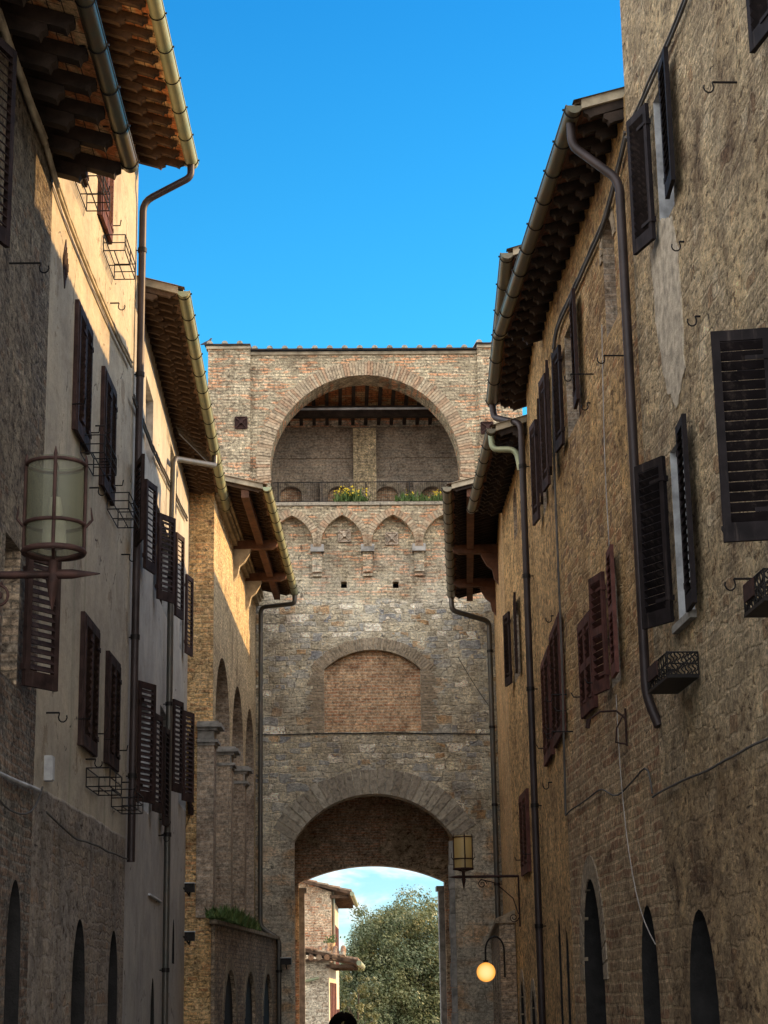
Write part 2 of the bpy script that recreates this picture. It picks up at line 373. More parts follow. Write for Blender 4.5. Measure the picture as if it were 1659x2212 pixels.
def f_loggia(nt, vec, obj, z, u):
    b, hb = zone_brick(nt, vec, obj, (.62, .40, .19), (.68, .48, .26), (.50, .30, .16), (.52, .40, .25), .27, .09, .016, .10)
    r, hr = zone_course(nt, vec, obj, OCH, (.60, .46, .27), .34, .17, .22, .10, .13, .02)
    m = remap(nt, noise(nt, obj, .9, 4, .6).outputs[0], .44, .56)
    col = mixc(nt, m, b, r); h = mixf(nt, m, hb, hr)
    return stained(nt, col, obj, vec, .5, (.5, .45, .4)), h
MT['loggia_brick'] = wallmat('ochre brick and stone wall', f_loggia, 1.0, .04)
def f_loggia_wall(nt, vec, obj, z, u):
    b, hb = zone_brick(nt, vec, obj, (.46, .37, .24), (.54, .44, .29), (.38, .31, .22), (.50, .42, .30), .22, .075, .018, .10)
    g = noise(nt, obj, 11, 5, .7)
    return stained(nt, b, obj, vec, .4, (.6, .55, .5)), math_(nt, 'ADD', hb, math_(nt, 'MULTIPLY', g.outputs[0], .9))
MT['loggia_wall'] = wallmat('rough brick street wall', f_loggia_wall, 1.0, .03)
def f_colbrick(nt, vec, obj, z, u):
    b, hb = zone_brick(nt, vec, obj, (.27, .22, .18), (.33, .27, .22), (.24, .21, .18), (.30, .27, .24), .24, .085, .010, .02)
    return stained(nt, b, obj, vec, .4), hb
MT['pier_brick'] = wallmat('smoothed pier brick', f_colbrick, .5, .02, .55)
def f_arcade(nt, vec, obj, z, u):
    b, hb = zone_brick(nt, vec, obj, (.29, .23, .18), (.36, .29, .22), (.24, .21, .18), (.21, .18, .15), .24, .085, .012, .04)
    return stained(nt, b, obj, vec, .4), hb
MT['arcade_brick'] = wallmat('arcade brick', f_arcade, .8, .03)
ZG = {}
def f_gate(nt, vec, obj, z, u):
    b, hb = zone_brick(nt, vec, obj, (.30, .265, .20), (.44, .385, .30), (.47, .27, .17), (.27, .24, .19), .30, .088, .015, .06)
    r, hr = zone_course(nt, vec, obj, [(0, (.30, .27, .215)), (.22, (.38, .34, .27)), (.42, (.29, .285, .28)), (.56, (.43, .39, .31)), (.72, (.33, .215, .12)), (.80, (.19, .20, .23)), (.89, (.64, .60, .54))], (.40, .35, .27), .46, .25, .28, .155, .13, .022)
    a, ha = zone_brick(nt, vec, obj, (.27, .25, .22), (.34, .31, .27), (.33, .23, .15), (.22, .20, .175), .52, .30, .012, .07)
    m1 = zmask(nt, z, obj, ZG['brick'], .35, .06, 1.5)
    m2 = zmask(nt, z, obj, ZG['ashlar'], .9, .2, .9)
    col = mixc(nt, m2, a, r); h = mixf(nt, m2, ha, hr)
    g = noise(nt, obj, 9, 5, .7)
    h = math_(nt, 'ADD', h, math_(nt, 'MULTIPLY', g.outputs[0], .5))
    col = mixc(nt, m1, col, b); h = mixf(nt, m1, h, hb)
    # pale lime bloom on the brick band under the corbels
    bl = math_(nt, 'MULTIPLY', remap(nt, z, ZG['brick']+1.8, ZG['brick']+.9), remap(nt, noise(nt, obj, 1.2, 5, .7).outputs[0], .40, .62))
    col = mixc(nt, math_(nt, 'MULTIPLY', bl, .45), col, (.50, .49, .45))
    col = mixc(nt, 1, col, (1.22, 1.17, 1.08), 'MULTIPLY')
    return stained(nt, col, obj, vec, .45, (.5, .47, .44)), h
def f_redbrick(nt, vec, obj, z, u):
    b, hb = zone_brick(nt, vec, obj, (.34, .22, .14), (.41, .285, .185), (.34, .195, .12), (.36, .30, .23), .30, .085, .016, .03)
    return stained(nt, b, obj, vec, .4, (.5, .45, .42)), hb
MT['infill_brick'] = wallmat('red infill brick', f_redbrick, .6, .02, .55)
def f_vault(nt, vec, obj, z, u):
    p, hp = zone_plaster(nt, vec, obj, (.42, .36, .29), (.26, .22, .17), True)
    b, hb = zone_brick(nt, vec, obj, (.34, .20, .14), (.38, .27, .20), (.28, .23, .19), (.36, .32, .27), .3, .075, .012, .03)
    m = remap(nt, noise(nt, obj, .8, 5, .6).outputs[0], .44, .48)
    return mixc(nt, m, p, b), mixf(nt, m, hp, hb)
MT['vault'] = wallmat('vault brick with old plaster', f_vault, .7, .03)
def f_rightA(nt, vec, obj, z, u):
    p, hp = zone_plaster(nt, vec, obj, (.60, .50, .35), (.44, .37, .27), True, .3)
    b, hb = zone_course(nt, vec, obj, [(0, (.40, .33, .23)), (.3, (.54, .45, .32)), (.6, (.46, .38, .27)), (.8, (.36, .26, .17)), (.9, (.62, .54, .41))], (.50, .42, .30), .40, .20, .26, .13, .13, .02)
    m = remap(nt, noise(nt, obj, .8, 5, .6).outputs[0], .45, .52)
    p = mixc(nt, m, p, b); hp = mixf(nt, m, hp, hb)
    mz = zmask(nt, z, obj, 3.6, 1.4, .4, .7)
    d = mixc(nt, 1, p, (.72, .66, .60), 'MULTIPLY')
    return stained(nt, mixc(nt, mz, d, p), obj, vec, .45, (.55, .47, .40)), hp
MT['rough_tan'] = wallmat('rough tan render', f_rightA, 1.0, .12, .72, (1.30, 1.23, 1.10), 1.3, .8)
def f_rightB(nt, vec, obj, z, u):
    p, hp = zone_plaster(nt, vec, obj, (.66, .48, .25), (.52, .36, .18), True, .3)
    b, hb = zone_course(nt, vec, obj, OCH, (.62, .48, .28), .34, .17, .24, .11, .12, .02)
    k, hk = zone_brick(nt, vec, obj, (.40, .31, .20), (.50, .39, .26), (.38, .24, .15), (.56, .46, .31), .30, .13, .02, .10)
    m = remap(nt, noise(nt, obj, .55, 5, .6).outputs[0], .40, .47)
    col = mixc(nt, m, p, b); h = mixf(nt, m, hp, hb)
    mz = zmask(nt, z, obj, 5.2, 1.5, .3, .6)
    col = mixc(nt, mz, k, col); h = mixf(nt, mz, hk, h)
    return stained(nt, col, obj, vec, .45, (.55, .45, .36)), h
MT['ochre_stone'] = wallmat('ochre stone wall', f_rightB, 1.0, .10, .62, (1.20, 1.12, 1.02), 1.25, .7)
def f_rightC(nt, vec, obj, z, u):
    p, hp = zone_plaster(nt, vec, obj, (.62, .47, .27), (.50, .37, .21), True, .3)
    return stained(nt, p, obj, vec, .5, (.5, .42, .35)), hp
MT['rough_ochre'] = wallmat('rough ochre render', f_rightC, 1.0, .08, .9, (1.35, 1.2, 1.0))
def f_far(nt, vec, obj, z, u):
    b, hb = zone_brick(nt, vec, obj, (.42, .28, .19), (.50, .37, .26), (.40, .20, .12), (.48, .40, .31), .3, .1, .018, .09)
    r, hr = zone_course(nt, vec, obj, [(0, (.40, .33, .25)), (.4, (.50, .43, .33)), (.7, (.42, .28, .19))], (.50, .44, .36), .4, .2, .26, .13, .12, .02)
    m = remap(nt, noise(nt, obj, .7, 4).outputs[0], .45, .55)
    return mixc(nt, m, b, r), mixf(nt, m, hb, hr)
MT['far_brick'] = wallmat('far house brick and stone', f_far, .8, .04)
def f_farlow(nt, vec, obj, z, u):
    r, hr = zone_course(nt, vec, obj, [(0, (.40, .36, .30)), (.4, (.50, .47, .40)), (.7, (.37, .32, .26))], (.54, .51, .44), .4, .2, .26, .13, .13, .02)
    return r, hr
MT['far_stone'] = wallmat('far low house stone', f_farlow, .8, .04)
MT['far_plaster'] = simple('sunlit peach plaster', (.62, .50, .36), .9, 0, .2, 2)

# ------------------------------------------------------------------ mesh builder
class MB:
    def __init__(s): s.v = []; s.f = []; s.m = []; s.sm = []
    def add(s, vs, fs, mi=0, smooth=False):
        o = len(s.v); s.v += [tuple(v) for v in vs]
        for f in fs: s.f.append([i+o for i in f]); s.m.append(mi); s.sm.append(smooth)
        return s
    def box(s, x0, x1, y0, y1, z0, z1, mi=0, mw=None):
        vs = [Vector((x, y, z)) for x in (x0, x1) for y in (y0, y1) for z in (z0, z1)]
        if mw: vs = [mw @ v for v in vs]
        fs = [(0, 1, 3, 2), (4, 6, 7, 5), (0, 4, 5, 1), (2, 3, 7, 6), (0, 2, 6, 4), (1, 5, 7, 3)]
        return s.add(vs, fs, mi)
    def tube(s, pts, r, n=10, mi=0, caps=True, a0=0.0, a1=2*math.pi, thick=0.0):
        """tube along a polyline; a partial arc makes an open gutter"""
        pts = [Vector(p) for p in pts]; full = abs(a1-a0-2*math.pi) < 1e-6
        rs = r if isinstance(r, (list, tuple)) else [r]*len(pts)
        rings = []; up = Vector((0, 0, 1)); pa = None
        for i, p in enumerate(pts):
            t = (pts[min(i+1, len(pts)-1)] - pts[max(i-1, 0)]).normalized()
            ref = up if abs(t.z) < .9 else Vector((0, 1, 0))
            a = t.cross(ref).normalized() if pa is None else (pa - t*pa.dot(t)).normalized()
            pa = a; b = a.cross(t).normalized()
            k = n if full else n+1
            rings.append([p + (a*math.cos(a0+(a1-a0)*j/n) + b*math.sin(a0+(a1-a0)*j/n))*rs[i] for j in range(k)])
        vs = [v for ring in rings for v in ring]; k = len(rings[0]); fs = []
        for i in range(len(rings)-1):
            for j in range(n if full else n):
                j2 = (j+1) % k
                fs.append((i*k+j, i*k+j2, (i+1)*k+j2, (i+1)*k+j))
        s.add(vs, fs, mi, True)
        if full and caps:
            s.add(rings[0], [list(range(k))[::-1]], mi); s.add(rings[-1], [list(range(k))], mi)
        return s
    def slab(s, outer, holes, y0, y1, mi=0, mside=None, back=True, msh=None):
        """outline with holes in the x-z plane, front at y1, back at y0"""
        loops = [outer] + list(holes)
        v3 = [[Vector((a, b, 0)) for a, b in lp] for lp in loops]
        flat = [p for lp in loops for p in lp]
        tris = tessellate_polygon(v3)
        fr = [(a, y1, b) for a, b in flat]; bk = [(a, y0, b) for a, b in flat]
        def orient(t):
            A, B, Cc = (flat[i] for i in t)
            ar = (B[0]-A[0])*(Cc[1]-A[1]) - (B[1]-A[1])*(Cc[0]-A[0])
            return t if ar < 0 else (t[0], t[2], t[1])
        tr = [orient(t) for t in tris]
        s.add(fr, tr, mi)
        if back: s.add(bk, [(t[0], t[2], t[1]) for t in tr], mi)
        for li, lp in enumerate(loops):
            k = len(lp); mm = mi if mside is None else mside
            if li and msh is not None: mm = msh[li-1] if isinstance(msh, list) else msh
            vs = [(a, y1, b) for a, b in lp] + [(a, y0, b) for a, b in lp]
            s.add(vs, [(i, (i+1) % k, k+(i+1) % k, k+i) for i in range(k)], mm)
        return s
    def ring(s, cx, cz, r0, r1, a0, a1, n, y0, y1, gap=.12, mi=0, jit=.0):
        for i in range(n):
            g = gap*(a1-a0)/n/2
            b0 = a0+(a1-a0)*i/n+g; b1 = a0+(a1-a0)*(i+1)/n-g
            yy = y1+random.uniform(-jit, jit); rr = r1+random.uniform(-jit, jit)*1.5
            q = [(cx+math.cos(t)*r, cz+math.sin(t)*r) for t, r in ((b0, r0), (b0, rr), (b1, rr), (b1, r0))]
            vs = [(a, y0, b) for a, b in q] + [(a, yy, b) for a, b in q]
            s.add(vs, [(0, 1, 2, 3), (7, 6, 5, 4), (0, 4, 5, 1), (1, 5, 6, 2), (2, 6, 7, 3), (3, 7, 4, 0)], mi)
        return s
    def build(s, name, mats, parent=None, loc=None):
        me = bpy.data.meshes.new(name); me.from_pydata(s.v, [], s.f)
        mats = mats if isinstance(mats, (list, tuple)) else [mats]
        for m in mats: me.materials.append(MT[m] if isinstance(m, str) else m)
        for p, mi, sm in zip(me.polygons, s.m, s.sm): p.material_index = mi; p.use_smooth = sm
        bm = bmesh.new(); bm.from_mesh(me); bmesh.ops.recalc_face_normals(bm, faces=bm.faces) ; bm.to_mesh(me); bm.free()
        o = bpy.data.objects.new(name, me); COL.objects.link(o)
        if parent: o.parent = parent
        if loc: o.location = loc
        return o
def tag(o, label=None, cat=None, group=None, kind=None):
    if label: o['label'] = label
    if cat: o['category'] = cat
    if group: o['group'] = group
    if kind: o['kind'] = kind
    return o
def thing(name, label, cat, fr=None, loc=(0, 0, 0), rz=0, group=None):
    o = bpy.data.objects.new(name, None); COL.objects.link(o); o.empty_display_size = .3
    if fr: o.matrix_world = fr.mw
    else: o.location = loc; o.rotation_euler = (0, 0, rz)
    return tag(o, label, cat, group)
def arch(cu, w, z0, zs, rise, n=14):
    """arched opening outline; w half width, zs springing, rise above it"""
    R_ = (w*w+rise*rise)/(2*rise); cz = zs+rise-R_
    a = math.asin(min(1, w/R_)); 
    if rise > w: # stilted / pointed look by ellipse
        pts = [(cu+w*math.cos(t), zs+rise*math.sin(t)) for t in [math.pi*i/n for i in range(n+1)]]
    else:
        pts = [(cu+R_*math.sin(t), cz+R_*math.cos(t)) for t in [a-2*a*i/n for i in range(n+1)]]
    return [(cu-w, z0), (cu+w, z0)] + pts
def rect(u0, u1, z0, z1): return [(min(u0, u1), z0), (max(u0, u1), z0), (max(u0, u1), z1), (min(u0, u1), z1)]

# ------------------------------------------------------------------ plan of the street
A1 = pp(1397, 1100, 19.84); A0 = A1 + Vector((.053*10.4, -10.4))
B1e = pp(1199, 1100, 26.5); B2e = pp(1146, 1100, 31.6); Ce = pp(1084, 1100, 37.4); De = pp(1069, 1400, 48.9)
L3f = pp(553, 1400, 48.7); L3n = pp(461, 1400, 37.3)
L2f = pp(407, 1400, 37.42); L2n = pp(287, 1000, 25.7); L1n = pp(98, 900, 18.8); L0n = L1n + Vector((.019*9, -9))
FA = Frame(A0, A1); FB1 = Frame(A1, B1e); FB2 = Frame(B1e, B2e); FC = Frame(B2e, Ce); FD = Frame(Ce, De)
FL3 = Frame(L3f, L3n); FL2 = Frame(L2f, L2n); FL1 = Frame(L2n, L1n); FL0 = Frame(L1n, L0n)
FG = Frame(De, L3f)
ZG['brick'] = FG.uz(800, 1300)[1]; ZG['ashlar'] = FG.uz(800, 1800)[1]
MT['gate_wall'] = wallmat('gate masonry', f_gate, 1.0, .085, .8, (1.46, 1.47, 1.43))
GZ = lambda y: -0.035*max(0, y)          # the street falls towards the gate

# ------------------------------------------------------------------ shared builders
LEAVES = {}
def leaf_mesh(wd, ht, mat, mid=False, thick=.045):
    key = (round(wd, 2), round(ht, 2), mat, mid)
    if key in LEAVES: return LEAVES[key]
    b = MB(); st = min(.07, wd*.16); rt = .09
    b.box(0, st, 0, thick, 0, ht); b.box(wd-st, wd, 0, thick, 0, ht)
    b.box(st, wd-st, .002, thick-.002, ht-rt, ht); b.box(st, wd-st, .002, thick-.002, 0, rt*1.7)
    zs = [(rt*1.7, ht-rt)]
    if mid:
        zm = ht*.52; b.box(st, wd-st, .002, thick-.002, zm-.05, zm+.05); zs = [(rt*1.7, zm-.05), (zm+.05, ht-rt)]
    for a, c in zs:
        k = max(3, int((c-a)/.082))
        for i in range(k):
            z = a+(c-a)*(i+.5)/k
            mw = Matrix.Translation((wd/2, thick/2, z)) @ Matrix.Rotation(R(48), 4, 'X')
            b.box(-(wd/2-st), wd/2-st, -.040, .040, -.005, .005, 0, mw)
    for z in (ht*.14, ht*.86):      # strap hinges
        b.box(.004, min(.22, wd*.5), thick+.001, thick+.010, z-.018, z+.018); b.box(-.022, .006, -.004, thick+.008, z-.03, z+.03)
    o = b.build('shutter', mat); me = o.data; bpy.data.objects.remove(o)
    LEAVES[key] = me
    return me
def leaf(fr, par, hx, fx, yt, yb, ang, mat, mid=False, label=None):
    """one louvred leaf: hinge at picture column hx, free edge at fx; ang 0 = flat on the wall pointing up the street, 180 = pointing back to us"""
    hu, zt = fr.uz(hx, yt, .05); _, zb = fr.uz(hx, yb, .05)
    s_ = -1 if fr in (FL0, FL1, FL2, FL3) else 1
    ym = (yt+yb)/2; zm = (zt+zb)/2; t = LW[0]; best = None
    for a in ([x*.5 for x in range(8, 200)] if ang < 98 else [x*.5 for x in range(240, 353)]):
        q = project(fr.mw @ Vector((hu+math.cos(R(a))*s_*t, .05+math.sin(R(a))*t, zm)))
        e = abs(q[0]-fx)
        if best is None or e < best[0]: best = (e, a)
    d = Vector((math.cos(R(best[1]))*s_, math.sin(R(best[1]))))
    me = leaf_mesh(round(t, 2), round(abs(zt-zb), 2), mat, mid)
    o = bpy.data.objects.new('shutter', me); COL.objects.link(o); o.parent = par
    pr = Vector((-d.y, d.x)); k = .045 if pr.y < 0 else 0
    o.location = (hu-pr.x*k, .05-pr.y*k, min(zb, zt)); o.rotation_euler = (0, 0, math.atan2(d.y, d.x))
    if label: o['label'] = label
    return o, hu, zb, zt
WIN = {}
def window(fr, house, spec, holes, mat='shutter_dark', mid=False, label=None, sill=False, hole=True):
    """spec: ('pair', x0,x1,ytop,ybot at x0, ybottom...) closed pair, or ('open', [(hx,fx,yt,yb,ang),...])"""
    wd = bpy.data.objects.new('window', None); COL.objects.link(wd); wd.parent = house; wd.empty_display_size = .2
    if label: wd['label'] = label
    if spec[0] == 'pair':
        _, x0, x1, yt, yb, xr = spec        # yt, yb read at picture column xr
        ym = (yt+yb)/2
        u0 = fr.uz(x0, ym, .05)[0]; u1 = fr.uz(x1, ym, .05)[0]; u0, u1 = min(u0, u1), max(u0, u1)
        zt = fr.uz(xr, yt, .05)[1]; zb = fr.uz(xr, yb, .05)[1]
        wdt = (u1-u0)/2
        for k in range(2):
            me = leaf_mesh(round(wdt-.01, 2), round(zt-zb, 2), mat, mid)
            o = bpy.data.objects.new('shutter', me); COL.objects.link(o); o.parent = wd
            o.location = (u0+wdt*k+.005, .02, zb)
        b = MB(); b.box(u0-.05, u0-.002, .0, .05, zb, zt+.05); b.box(u1+.002, u1+.05, 0, .05, zb, zt+.05); b.box(u0-.002, u1+.002, 0, .05, zt+.003, zt+.05)
        b.build('frame', mat, wd)
        if sill: MB().box(u0-.08, u1+.08, 0, .09, zb-.09, zb-.012).build('sill', 'limestone', wd)
        for uu in (u0-.12, u1+.05):
            MB().tube([(uu, .0, zb+.3), (uu, .14, zb+.3), (uu+.05, .16, zb+.36)], .009, 5).build('catch', 'iron', wd)
        return u0, u1, zb, zt
    us = []
    for (hx, fx, yt, yb, ang) in spec[1]:
        o, hu, zb, zt = leaf(fr, wd, hx, fx, yt, yb, ang, mat, mid)
        us.append((hu, zb, zt))
    if len(us) == 2: u0, u1 = sorted((us[0][0], us[1][0]))
    else:
        u0 = us[0][0]; s_ = spec[2] if len(spec) > 2 else .9; u1 = u0+s_; u0, u1 = min(u0, u1), max(u0, u1)
    if u1-u0 < .5: m_ = (u0+u1)/2; u0, u1 = m_-.3, m_+.3
    zb = sum(a[1] for a in us)/len(us); zt = sum(a[2] for a in us)/len(us)
    if hole:
        holes.append(rect(u0, u1, zb, zt))
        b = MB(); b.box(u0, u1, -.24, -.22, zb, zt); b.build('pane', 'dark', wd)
        b = MB()
        for (a, c, e, f) in ((u0, u0+.05, zb, zt), (u1-.05, u1, zb, zt), (u0+.05, u1-.05, zb, zb+.06), (u0+.05, u1-.05, zt-.06, zt), ((u0+u1)/2-.03, (u0+u1)/2+.03, zb+.06, zt-.06)):
            b.box(a, c, -.215, -.17, e, f)
        b.build('frame', 'shutter_dark', wd)
    if sill: MB().box(u0-.06, u1+.06, -.15, .07, zb-.09, zb-.012).build('sill', 'limestone', wd)
    return u0, u1, zb, zt

def basket(fr, x0, x1, yt, yb, label, group, mat='iron', proj=.28, planter=False):
    u0, zt = fr.uz(x0, yt, .03); u1, zb = fr.uz(x1, yb, .03)
    u0, u1 = sorted((fr.uz(x0, (yt+yb)/2, proj*.5)[0], fr.uz(x1, (yt+yb)/2, proj*.5)[0]))
    if u1-u0 < .6: m_ = (u0+u1)/2; u0, u1 = m_-.38, m_+.38
    if u1-u0 > 1.1: m_ = (u0+u1)/2; u0, u1 = m_-.5, m_+.5
    zc = fr.uz((x0+x1)/2, (yt+yb)/2, proj*.5)[1]; ht = .22
    o = thing('flower_box_holder', label, 'flower box holder', fr, group=group)
    c = Vector(((u0+u1)/2, 0.02, zc-ht/2)); W = u1-u0
    o.matrix_world = fr.mw @ Matrix.Translation(c)
    b = MB(); r = .008
    P = lambda x, y, z: (x, y, z)
    for z in (0, ht*.5, ht):
        b.tube([P(-W/2, 0, z), P(-W/2, proj, z), P(W/2, proj, z), P(W/2, 0, z)], r, 5)
    b.tube([P(-W/2, 0, 0), P(W/2, 0, 0)], r, 5); b.tube([P(-W/2, 0, ht), P(W/2, 0, ht)], r, 5)
    for x in (-W/2, 0, W/2):
        b.tube([P(x, 0, 0), P(x, proj, 0)], r, 5)
    for x, y in ((-W/2, 0), (-W/2, proj), (W/2, proj), (W/2, 0), (0, proj)):
        b.tube([P(x, y, 0), P(x, y, ht)], r, 5)
    b.tube([P(-W/2, proj*.5, 0), P(W/2, proj*.5, 0)], r, 5)
    b.build('frame', mat, o)
    if planter:
        g = MB()
        for f in range(4):
            for k in range(9):
                t = (k+.5)/9
                if f == 0: p, q = (-W/2+W*t, proj+.004, 0), (-W/2+W*t, proj+.004, ht)
                elif f == 1: p, q = (-W/2+.0, proj*t, 0), (-W/2, proj*t, ht)
                elif f == 2: p, q = (W/2, proj*t, 0), (W/2, proj*t, ht)
                else: continue
                pts = [Vector(p).lerp(Vector(q), i/8) + Vector((math.sin(i*1.9+k)*.02 if f == 0 else 0, 0 if f == 0 else math.sin(i*1.9+k)*.02, 0)) for i in range(9)]
                g.tube(pts, .008, 4)
        g.build('scrollwork', mat, o)
        MB().box(-W/2-.01, W/2+.01, -.0, proj+.01, -.03, -.004).build('tray', mat, o)
        pb = MB(); pb.box(-W*.1, W*.35, proj+.012, proj+.03, ht*.3, ht*.95); pb.build('panel', 'rust', o)
    return o

def hook(fr, house, px, py, ln=.2, curl=True):
    u, z = fr.uz(px, py); b = MB()
    b.tube([(u, -.02, z), (u, ln, z)], .011, 5)
    if curl:
        b.tube([(u, ln, z)] + [(u, ln+.035-.045*math.cos(a), z-.05+.05*math.sin(a)*-1-.0) for a in [k*.6 for k in range(7)]], .008, 5)
    b.build('iron_hook', 'iron', house)

def downpipe(house, pts, r=.05, mat='pipe_brown', straps=(), name='downpipe'):
    # round the corners
    P = [Vector(p) for p in pts]; out = [P[0]]
    for i in range(1, len(P)-1):
        a, b, c = P[i-1], P[i], P[i+1]
        l = min(.16, (b-a).length*.4, (c-b).length*.4)
        p, q = b+(a-b).normalized()*l, b+(c-b).normalized()*l
        for k in range(5):
            t = k/4; out.append(p*(1-t)**2 + b*2*t*(1-t) + q*t*t)
    out.append(P[-1])
    o = MB().tube(out, r, 12).build(name, mat, house)
    a, c = P[-2], P[-1]
    if (c-a).length > 3:
        L = (c-a).length; k = int(L/1.9)
        for i in range(k):
            p = a.lerp(c, (i+.4)/k); dz = (c-a).normalized()*.035
            MB().tube([p-dz, p+dz], r+.012, 12).tube([p, p+Vector((0, -r-.08, 0))], .01, 5).build('pipe_strap', 'iron', o)
    return o

def roof(fr, house, pa, pb, ys, slope=.30, depth=4.5, spacing=.42, raf=(.09, .12), soff='soffit', rmat='wood', gutter='copper', gr=.085, double=True, thick=.14, gmat_end=True, zavg=True, rafdrop=0.0, ext=(0, 0), gap=.0):
    """eaves between the two picture points (on the gutter line), overhang ov"""
    qa = fr.inv @ p3(*pa, ys[0]); qb = fr.inv @ p3(*pb, ys[1]); ov = (qa.y+qb.y)/2-gr*.9
    ua, za, ub, zb = qa.x, qa.z, qb.x, qb.z
    if ua > ub: ua, za, ub, zb = ub, zb, ua, za
    ua -= ext[0]; ub += ext[1]
    zm = (za+zb)/2
    if zavg: za = zb = zm
    Z = lambda u, y: za+(zb-za)*(u-ua)/(ub-ua) + (ov-y)*slope
    rf = bpy.data.objects.new('roof', None); COL.objects.link(rf); rf.parent = house; rf.empty_display_size = .3
    # soffit board (its underside is the tiled surface seen from the street)
    b = MB(); yb = -depth
    vs = [(ua, ov, Z(ua, ov)), (ub, ov, Z(ub, ov)), (ub, yb, Z(ub, yb)), (ua, yb, Z(ua, yb))]
    vt = [(x, y, z+thick*.4) for x, y, z in vs]
    b.add(vs+vt, [(0, 1, 2, 3), (7, 6, 5, 4), (0, 4, 5, 1), (1, 5, 6, 2), (2, 6, 7, 3), (3, 7, 4, 0)])
    b.build('soffit', soff, rf)
    # curved tiles above, rows of covers running down the slope
    t = MB(); rows = max(4, int((ub-ua)/.22)); dy = .42; ny = int((ov+.06-yb)/dy)+1
    for i in range(rows):
        u = ua+(ub-ua)*(i+.5)/rows
        for j in range(ny):
            y1 = ov+.07-j*dy; y0 = y1-dy-.05
            if j > 5: y0 = yb; 
            pr = []
            jx = random.uniform(-.012, .012); jz = random.uniform(-.006, .006)
            for yy, rr, lift in ((y1, .088, .02), (y0, .075, -.005)):
                for k in range(6):
                    a = math.pi*k/5
                    pr.append((u+jx+rr*math.cos(a), yy, Z(u, yy)+thick*.4+rr*math.sin(a)*.8+lift+jz))
            t.add(pr, [(k, k+1, 6+k+1, 6+k) for k in range(5)] + [(0, 1, 2, 3, 4, 5)], 0, False)
            if j > 5: break
    # pan tiles between the covers
    for i in range(rows+1):
        u = ua+(ub-ua)*i/rows
        t.add([(u-.07, ov+.10, Z(u, ov)+thick*.4+.012), (u+.07, ov+.10, Z(u, ov)+thick*.4+.012), (u+.07, yb, Z(u, yb)+thick*.4+.012), (u-.07, yb, Z(u, yb)+thick*.4+.012)], [(0, 1, 2, 3)])
    t.build('roof_tiles', 'tile', rf)
    # barge pieces closing both gable edges
    for u, s in ((ua, -1), (ub, 1)):
        e = MB()
        q = [(u-.03, ov, Z(u, ov)-.02), (u-.03, ov, Z(u, ov)+thick*.8), (u-.03, yb, Z(u, yb)+thick*.8), (u-.03, yb, Z(u, yb)-.02)]
        q2 = [(x+.06, y, z) for x, y, z in q]
        e.add(q+q2, [(0, 1, 2, 3), (7, 6, 5, 4), (0, 4, 5, 1), (1, 5, 6, 2), (2, 6, 7, 3), (3, 7, 4, 0)])
        e.build('barge', 'mortar_pale', rf)
    # rafters with a shaped tail, one object each
    k = max(2, int((ub-ua)/spacing)); w_, h_ = raf
    def rafter_mesh(l0, l1, nm):
        prof = [(l0, 0), (l1-.16, -slope*(l1-.16-l0)), (l1-.16, 0), (l1, 0)]
        y0, y1 = l0, l1
        zt = lambda y: -(y-y0)*slope
        pf = [(y0, zt(y0)), (y1, zt(y1)), (y1, zt(y1)-h_*.45), (y1-.05, zt(y1)-h_*.6), (y1-.07, zt(y1)-h_*.95), (y1-.12, zt(y1-.12)-h_), (y0, zt(y0)-h_)]
        n = len(pf); vs = [(-w_/2, a, c) for a, c in pf] + [(w_/2, a, c) for a, c in pf]
        b = MB(); b.add(vs, [tuple(range(n)), tuple(range(2*n-1, n-1, -1))] + [(i, (i+1) % n, n+(i+1) % n, n+i) for i in range(n)])
        o = b.build(nm, rmat); me = o.data; bpy.data.objects.remove(o); return me
    m1 = rafter_mesh(-.15, ov-.04, 'rafter'); m2 = rafter_mesh(-.15, ov*.55, 'under_rafter') if double else None
    for i in range(k+1):
        u = ua+.06+(ub-ua-.12)*i/k
        o = bpy.data.objects.new('rafter', m1); COL.objects.link(o); o.parent = rf
        o.location = (u+random.uniform(-.02, .02), random.uniform(-.03, .02), Z(u, -.15)-.002-random.uniform(0, .012)); o.rotation_euler = (random.uniform(-.008, .008), random.uniform(-.04, .04), random.uniform(-.035, .035))
        if m2:
            o = bpy.data.objects.new('under_rafter', m2); COL.objects.link(o); o.parent = rf
            o.location = (u+random.uniform(-.02, .02), random.uniform(-.06, .03), Z(u, -.15)-h_-.004); o.rotation_euler = (0, random.uniform(-.05, .05), random.uniform(-.04, .04))
    # gutter: half round, hung in brackets
    if gutter:
        yg = ov+gr*.9; zg = lambda u: Z(u, ov)+.02
        b = MB(); a0, a1 = math.pi*.98, 2.02*math.pi
        pts = [(ua-.02, yg, zg(ua)), ((ua+ub)/2, yg, zg((ua+ub)/2)), (ub+.02, yg, zg(ub))]
        b.tube(pts, gr, 12, a0=a0, a1=a1); b.tube(pts, gr-.006, 12, a0=a0, a1=a1)
        for u in (ua-.02, ub+.02):
            n = 10; q = [(u, yg+gr*math.cos(math.pi+math.pi*j/n), zg(u)+gr*math.sin(math.pi+math.pi*j/n)) for j in range(n+1)]
            b.add(q, [tuple(range(n+1))])
        b.tube([(ua-.02, yg+gr, zg(ua)), (ub+.02, yg+gr, zg(ub))], .011, 6)
        g = b.build('gutter', gutter, rf)
        kk = max(2, int((ub-ua)/.85))
